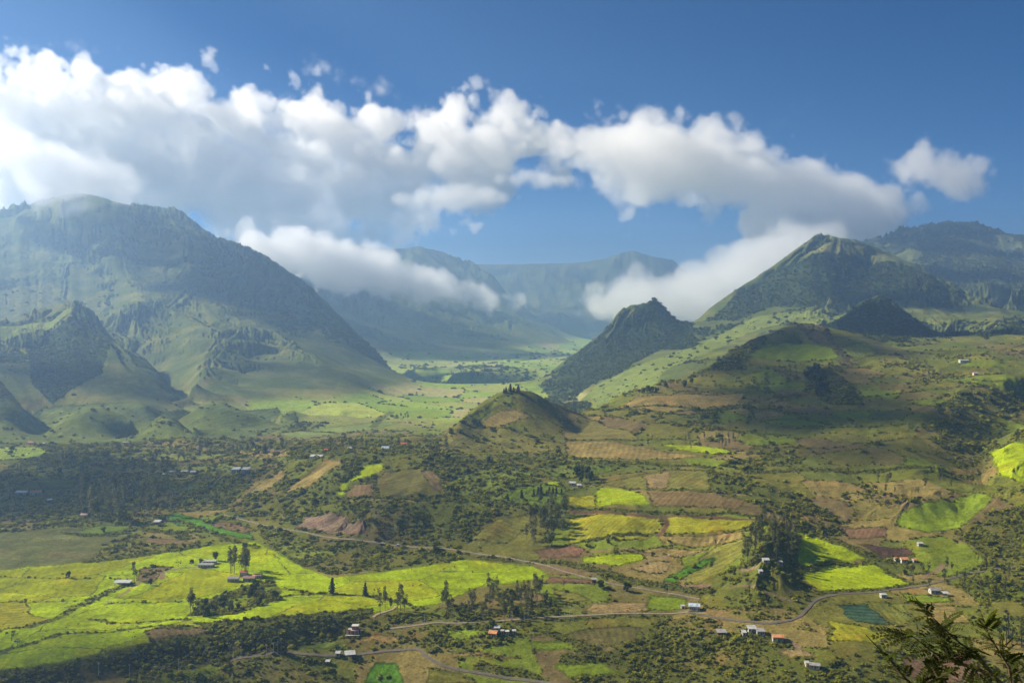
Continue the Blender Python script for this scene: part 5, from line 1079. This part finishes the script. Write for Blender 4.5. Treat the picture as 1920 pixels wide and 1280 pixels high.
house(1682, 1053, 7, 6, 2.8, 'tiny orange roofed hut at the left of the three cottages', 'white', 'orange', 1.0, wins=1, cat='hut', name='hut')
house(1697, 1055, 15, 8, 3.2, 'white cottage with an orange roof in the middle of the three cottages', 'white', 'orange', 1.6, wins=3)
house(1716, 1055, 7, 6, 2.8, 'tiny orange roofed hut at the right of the three cottages', 'white', 'orange', 1.0, wins=1, cat='hut', name='hut')
house(1727, 1024, 11, 6, 2.6, 'lone shed with a white roof on the slope above the three cottages', 'grey', 'white', .8, 'shed', cat='shed', name='shed', wins=1)
house(1658, 1121, 13, 6, 3.0, 'small flat roofed white house alone between the road and the teal field', 'white', 'white', .6, 'flat', wins=2)
house(1755, 1113, 22, 8, 3.4, 'white house with a grey gabled roof by the road at the lower right', 'white', 'grey', 1.8, wins=3)
house(1775, 1118, 12, 6, 2.8, 'low shed with a white roof right of the grey gabled house', 'grey', 'white', .6, 'shed', posts=True, cat='shed', name='shed')
house(1530, 1256, 22, 8, 3.0, 'cream house with a pale curved looking roof low among the trees', 'cream', 'grey', 1.2, rot=-18, wins=2)
house(1515, 1251, 9, 6, 3.0, 'small cream hut at the left of the house low among the trees', 'cream', 'white', .6, 'flat', wins=1, cat='hut', name='hut')
house(1809, 680, 20, 12, 3.4, 'long white farm building on the high pasture at the right', 'white', 'white', 1.6, wins=4, name='building', cat='building')
house(1830, 703, 9, 9, 3.4, 'small pinkish house in the trees of the high pasture at the right', 'pink', 'white', 1.8)

# ------------------------------------------------------------------ utility poles along the roads
def pole_meshes():
    c, f = tube([(0, 0, -.5), (0, 0, 9)], [.16, .1], 8); pm = mesh_np('shaft', c, f, conc, smooth=True).data
    bm = bmesh.new()
    for z, l in ((8.5, 1.1), (7.7, .7)):
        r = bmesh.ops.create_cube(bm, size=1)
        for v in r['verts']: v.co = Vector((v.co.x * 2 * l, v.co.y * .12, z + v.co.z * .12))
        for sx in (-l + .1, 0.01, l - .1):
            r = bmesh.ops.create_cone(bm, segments=6, radius1=.07, radius2=.04, depth=.24, cap_ends=True)
            for v in r['verts']: v.co += Vector((sx, 0, z + .18))
    am = bpy.data.meshes.new('crossarm'); bm.to_mesh(am); bm.free(); am.materials.append(conc); return pm, am
pm_, am_ = pole_meshes()
for x, y, g_ in ((185, 1266, 'left of the lower road junction'), (243, 1268, 'left of the lower road junction'), (335, 1257, 'left of the lower road junction'), (438, 1234, 'under the plateau edge'), (452, 1233, 'under the plateau edge'), (500, 1229, 'at the lower road junction'), (513, 1226, 'at the lower road junction'), (521, 1224, 'at the lower road junction'), (527, 1222, 'at the lower road junction'),
                 (796, 1172, 'on the road before the eucalyptus grove'), (855, 1171, 'on the road before the eucalyptus grove'), (960, 1166, 'on the road before the eucalyptus grove'), (983, 1163, 'on the road before the eucalyptus grove'), (990, 1163, 'on the road before the eucalyptus grove'), (1058, 1158, 'on the road right of the eucalyptus grove'), (1068, 1157, 'on the road right of the eucalyptus grove'),
                 (1076, 1157, 'on the road right of the eucalyptus grove'), (1195, 1104, 'on the road above the small green field'), (1254, 1116, 'on the road above the small green field'), (1279, 1120, 'on the road above the small green field'), (1307, 1152, 'in front of the pale blue roofed house'), (1455, 1166, 'on the road bend below the knoll'), (1784, 1112, 'by the road at the lower right'), (1030, 1066, 'on the middle road'), (1083, 1082, 'on the middle road')):
    p = ground(x, y); e = bpy.data.objects.new('utility_pole', None); COL.objects.link(e); e.location = p; e.rotation_euler = (0, 0, trnd.uniform(-.7, .7))
    for n_, me in (('shaft', pm_), ('crossarm', am_)):
        c = bpy.data.objects.new(n_, me); COL.objects.link(c); c.parent = e
    tag(e, 'grey utility pole with crossarms standing ' + g_, 'utility pole', 'utility poles ' + g_)

# ------------------------------------------------------------------ cars on the middle road, lorry at the junction, cows
def wheel_bm(bm, x, y, r, w_):
    q = bmesh.ops.create_cone(bm, segments=14, radius1=r, radius2=r, depth=w_, cap_ends=True)
    for v in q['verts']: v.co = Vector((v.co.x + x, v.co.z + y, v.co.y + r))
paint = plain('white_paint', (.75, .75, .74), .35, .04, 1, .5); dpaint = plain('dark_paint', (.05, .06, .07), .4, .1, 1, .5); rubber = plain('rubber', (.02, .02, .02))
def vehicle(name, label, x, y, rot, L_, W_, prof, glassprof, mat, wx, wr, extra=None):
    p = ground(x, y); e = bpy.data.objects.new(name, None); COL.objects.link(e); e.location = p + Vector((0, 0, .42)); e.rotation_euler = (0, 0, rot)
    def sw(bm, prof, hw):
        a = [bm.verts.new((px, -hw, pz)) for px, pz in prof]; b = [bm.verts.new((px, hw, pz)) for px, pz in prof]; n_ = len(prof)
        bm.faces.new(a); bm.faces.new(b[::-1])
        for i in range(n_): bm.faces.new((a[i], b[i], b[(i + 1) % n_], a[(i + 1) % n_]))
    part('body', [], mat, e, lambda bm: sw(bm, prof, W_ / 2)); part('windows', [], glass_mat, e, lambda bm: sw(bm, glassprof, W_ / 2 + .015))
    for wx_ in wx:
        for sy in (-1, 1): part('wheel', [], rubber, e, lambda bm: wheel_bm(bm, wx_, sy * (W_ / 2 - .1), wr, .25))
    if extra: extra(e)
    tag(e, label, name.replace('_', ' ')); return e
CARP = [(-2.1, .35), (2.1, .35), (2.15, .75), (1.2, .95), (.6, 1.45), (-1.3, 1.5), (-2.05, 1.0)]; CARG = [(1.05, .98), (.55, 1.38), (-1.2, 1.42), (-1.75, 1.02)]
vehicle('car', 'white car driving on the middle road, the left of the two', 718, 1020.5, -.1, 4.2, 1.75, CARP, CARG, paint, (-1.3, 1.35), .33)
vehicle('car', 'white car driving on the middle road, the right of the two', 747, 1023, -.15, 4.2, 1.75, CARP, CARG, paint, (-1.3, 1.35), .33)
vehicle('lorry', 'dark flat lorry parked at the lower road junction beside the poles', 529, 1225.5, .1, 6, 2.2, [(-1.2, .6), (3.2, .6), (3.2, 1.5), (2.9, 2.4), (1.5, 2.4), (1.5, 1.0), (-1.2, 1.0)], [(3.22, 1.5), (2.93, 2.25), (2.2, 2.25), (2.2, 1.5)], dpaint, (-2.2, 2.2), .45,
        lambda e: part('cargo_bed', [(-3.4, 1.3, -1.1, 1.1, .95, 1.1), (-3.4, 1.3, -1.1, -1.04, 1.11, 1.7), (-3.4, 1.3, 1.04, 1.1, 1.11, 1.7)], WM['wood'], e))
vehicle('car', 'dark car parked left of the flat lorry at the lower road junction', 514, 1227, .2, 4.2, 1.75, CARP, CARG, dpaint, (-1.3, 1.35), .33)
def cow_mesh():
    V = [(0, 0, 1.05), (.55, 0, 1.08), (-.6, 0, 1.1), (.95, 0, 1.28), (1.25, 0, 1.38), (1.55, 0, 1.2)] ; R = [.36, .34, .33, .2, .15, .09]; E = [(0, 1), (0, 2), (1, 3), (3, 4), (4, 5)]
    for bx, b in ((.55, 1), (-.6, 2)):
        for sy in (-1, 1):
            i = len(V); dx = -.07 if bx < 0 else 0
            V += [(bx, sy * .2, .8), (bx + (.06 if bx < 0 else .02), sy * .21, .45), (bx + dx, sy * .21, .02)]; R += [.15, .08, .055]; E += [(b, i), (i, i + 1), (i + 1, i + 2)]
    i = len(V); V += [(-.95, 0, 1.05), (-1.0, 0, .5)]; R += [.04, .03]; E += [(2, i), (i, i + 1)]
    for sy in (-1, 1): j = len(V); V += [(1.22, sy * .22, 1.5)]; R += [.04]; E += [(4, j)]
    me = bpy.data.meshes.new('cow'); me.from_pydata(V, E, []); o = bpy.data.objects.new('cow_cage', me); COL.objects.link(o)
    sk = o.modifiers.new('skin', 'SKIN')
    for k, r in enumerate(R): me.skin_vertices[0].data[k].radius = (r, r)
    me.skin_vertices[0].data[0].use_root = True
    ss = o.modifiers.new('sub', 'SUBSURF'); ss.levels = 1; ss.render_levels = 1
    ev = o.evaluated_get(bpy.context.evaluated_depsgraph_get()); out = bpy.data.meshes.new_from_object(ev); bpy.data.objects.remove(o); return out
if os.environ.get('COW', '1') == '1':
    cm_ = cow_mesh(); cm2 = cm_.copy(); cm_.materials.clear(); cm_.materials.append(plain('brown_hide', (.07, .04, .025), .8, .4, 2)); cm2.materials.clear(); cm2.materials.append(plain('pale_hide', (.5, .46, .4), .8, .3, 2))
    for x, y, m_, l in ((774, 1099, 0, 'dark cow in the pair grazing on the bright pasture'), (788, 1098, 0, 'dark cow in the pair grazing on the bright pasture'), (852, 1063, 0, 'dark cow near the upper edge of the bright pasture'), (832, 1068, 0, 'dark cow near the upper edge of the bright pasture'), (886, 1073, 0, 'dark cow nearest the brown ploughed patch on the bright pasture'),
                        (211, 1131, 1, 'pale cow by the hedge corner in the left pasture'), (203, 1130, 1, 'pale cow by the hedge corner in the left pasture'), (1254, 1042, 1, 'pale cow on the dry terrace near the small round tree')):
        o = bpy.data.objects.new('cow', (cm_, cm2)[m_]); COL.objects.link(o); o.location = ground(x, y); o.rotation_euler = (0, 0, trnd.uniform(0, 6.28)); o.scale = (1.1,) * 3
        tag(o, l, 'cow', {'dark cow in the pair grazing on the bright pasture': 'grazing pair of cows', 'dark cow near the upper edge of the bright pasture': 'cows at the upper pasture edge', 'pale cow by the hedge corner in the left pasture': 'pale cows at the hedge corner'}.get(l))

# ------------------------------------------------------------------ tree beside the camera: thin twigs with feathery compound leaves
near_leaf = leaf_mat('feathery_leaves', (0.045, 0.060, 0.010), (0.20, 0.21, 0.020), 0.55); twig_mat = plain('twig_bark', (.17, .115, .075), .8, .3, 20)
def at_px(x, y, Y): a, t = ray(x, y); return Vector((a * Y, Y, t * Y))
nr = random.Random(8)
BR = [([(2020, 1560, 8.3), (1960, 1400, 8.2), (1900, 1305, 8.0), (1868, 1272, 7.9), (1835, 1254, 7.8), (1800, 1243, 7.7), (1783, 1232, 7.7), (1775, 1212, 7.6), (1763, 1196, 7.6), (1758, 1176, 7.5)], .026, [6, 7, 8, 9]),
      ([(1815, 1247, 7.8), (1785, 1236, 7.6), (1750, 1222, 7.5), (1728, 1205, 7.4), (1708, 1190, 7.3), (1690, 1188, 7.3)], .011, [2, 3, 4, 5]),
      ([(1868, 1272, 7.9), (1835, 1228, 7.7), (1800, 1205, 7.6), (1775, 1182, 7.5), (1752, 1160, 7.4), (1735, 1140, 7.4)], .012, [2, 3, 4, 5]),
      ([(1900, 1305, 8.0), (1892, 1250, 8.0), (1870, 1215, 8.0), (1854, 1190, 8.0), (1846, 1165, 8.0), (1838, 1145, 8.0)], .011, [1, 2, 3, 4]),
      ([(1960, 1400, 8.2), (1800, 1340, 7.6), (1720, 1295, 7.3), (1690, 1262, 7.2), (1668, 1235, 7.1), (1645, 1212, 7.1), (1624, 1190, 7.1)], .015, [2, 3, 4]),
      ([(1900, 1305, 8.0), (1860, 1262, 7.7), (1830, 1232, 7.6), (1815, 1222, 7.5)], .010, [1, 2, 3]), ([(1960, 1400, 8.2), (1925, 1300, 8.2), (1905, 1255, 8.2), (1890, 1225, 8.2)], .012, [1, 2, 3]),
      ([(1835, 1254, 7.8), (1815, 1275, 7.7), (1790, 1290, 7.6), (1760, 1300, 7.5)], .009, [1, 2, 3]), ([(1720, 1295, 7.3), (1740, 1280, 7.3), (1760, 1270, 7.3)], .007, [1, 2]), ([(1750, 1222, 7.5), (1742, 1240, 7.5), (1748, 1262, 7.5)], .006, [1, 2]),
      ([(1900, 1305, 8.0), (1935, 1270, 8.3), (1930, 1235, 8.4)], .011, [1, 2])]
tr = bpy.data.objects.new('foreground_tree', None); COL.objects.link(tr); gp = at_px(2020, 1560, 8.3); tr.location = (gp.x + .3, gp.y + .1, -1.7 - .6 * gp.y)
def rel(v): return v - tr.location
c_, f_ = tube([(0, 0, -.3), tuple(rel(gp) * .5 + Vector((.08, .05, 0))), tuple(rel(gp))], [.09, .06, .03], 8)
o = mesh_np('trunk', c_, f_, twig_mat, smooth=True); COL.objects.link(o); o.parent = tr
def twig(pts, r0):
    pts = [rel(p) for p in pts]; n_ = len(pts); cs = []; fs = []
    for i, p in enumerate(pts):
        d = (pts[min(i + 1, n_ - 1)] - pts[max(i - 1, 0)]).normalized(); u = d.cross(Vector((.3, .9, .2))).normalized(); v = d.cross(u); r = r0 * (1 - .8 * i / (n_ - 1))
        for j in range(6): a = j * math.pi / 3; q = p + u * (math.cos(a) * r) + v * (math.sin(a) * r); cs.append(tuple(q))
        if i:
            b = (i - 1) * 6
            for j in range(6): fs.append((b + j, b + (j + 1) % 6, b + 6 + (j + 1) % 6, b + 6 + j))
    return np.array(cs), np.array(fs)
lc = []; lf = []
def leaflet(p, d, nrm, l, w_):
    s_ = d.cross(nrm).normalized() * w_; n0 = len(lc)
    for q in (p, p + d * l * .45 + s_ + nrm * l * .05, p + d * l, p + d * l * .45 - s_ + nrm * l * .05): lc.append(tuple(q))
    lf.append((n0, n0 + 1, n0 + 2, n0 + 3))
parts_ = []
for pts, r0, leafy in BR:
    P_ = [at_px(*p) for p in pts]
    o = mesh_np('branch', *twig(P_, r0), twig_mat, smooth=True); COL.objects.link(o); o.parent = tr
    for i in leafy:
        for rep in range(8 if i == leafy[-1] else 7):
            j = max(0, i - 1); b = P_[j].lerp(P_[i], nr.uniform(.1, 1)); ax = (P_[i] - P_[j]).normalized()
            d = (ax * .8 + Vector((nr.uniform(-1, 1), nr.uniform(-1, .6), nr.uniform(-.7, .7)))).normalized(); l = nr.uniform(.11, .21); nrm = (Vector((nr.uniform(-.6, .6), nr.uniform(-.6, .6), 1))).normalized()
            side = d.cross(nrm).normalized(); nrm = side.cross(d).normalized(); pts2 = []
            for k in range(9):
                t = k / 8; q = b + d * l * t - Vector((0, 0, .25 * l * t * t)); pts2.append(q)
                if k:
                    for s_ in (-1, 1): leaflet(rel(q), (side * s_ + d * .45 + nrm * nr.uniform(-.25, .1)).normalized(), nrm, l * .26 * (1.1 - .5 * abs(t - .45)) * nr.uniform(.85, 1.1), l * .065)
            leaflet(rel(pts2[-1]), d, nrm, l * .22, l * .055)
            parts_.append(twig(pts2[::4], .0022))
c_, f_ = join(parts_); m_ = len(f_)
o = mesh_np('leaves', np.concatenate([c_, np.array(lc)]), np.concatenate([f_, np.array(lf) + len(c_)]), None, mats=[twig_mat, near_leaf], midx=np.r_[np.zeros(m_), np.ones(len(lf))]); COL.objects.link(o); o.parent = tr
tag(tr, 'dark feathery leaved tree reaching into the lower right corner close to the camera', 'tree')
print('all', len(bpy.data.objects), time.time() - T0)
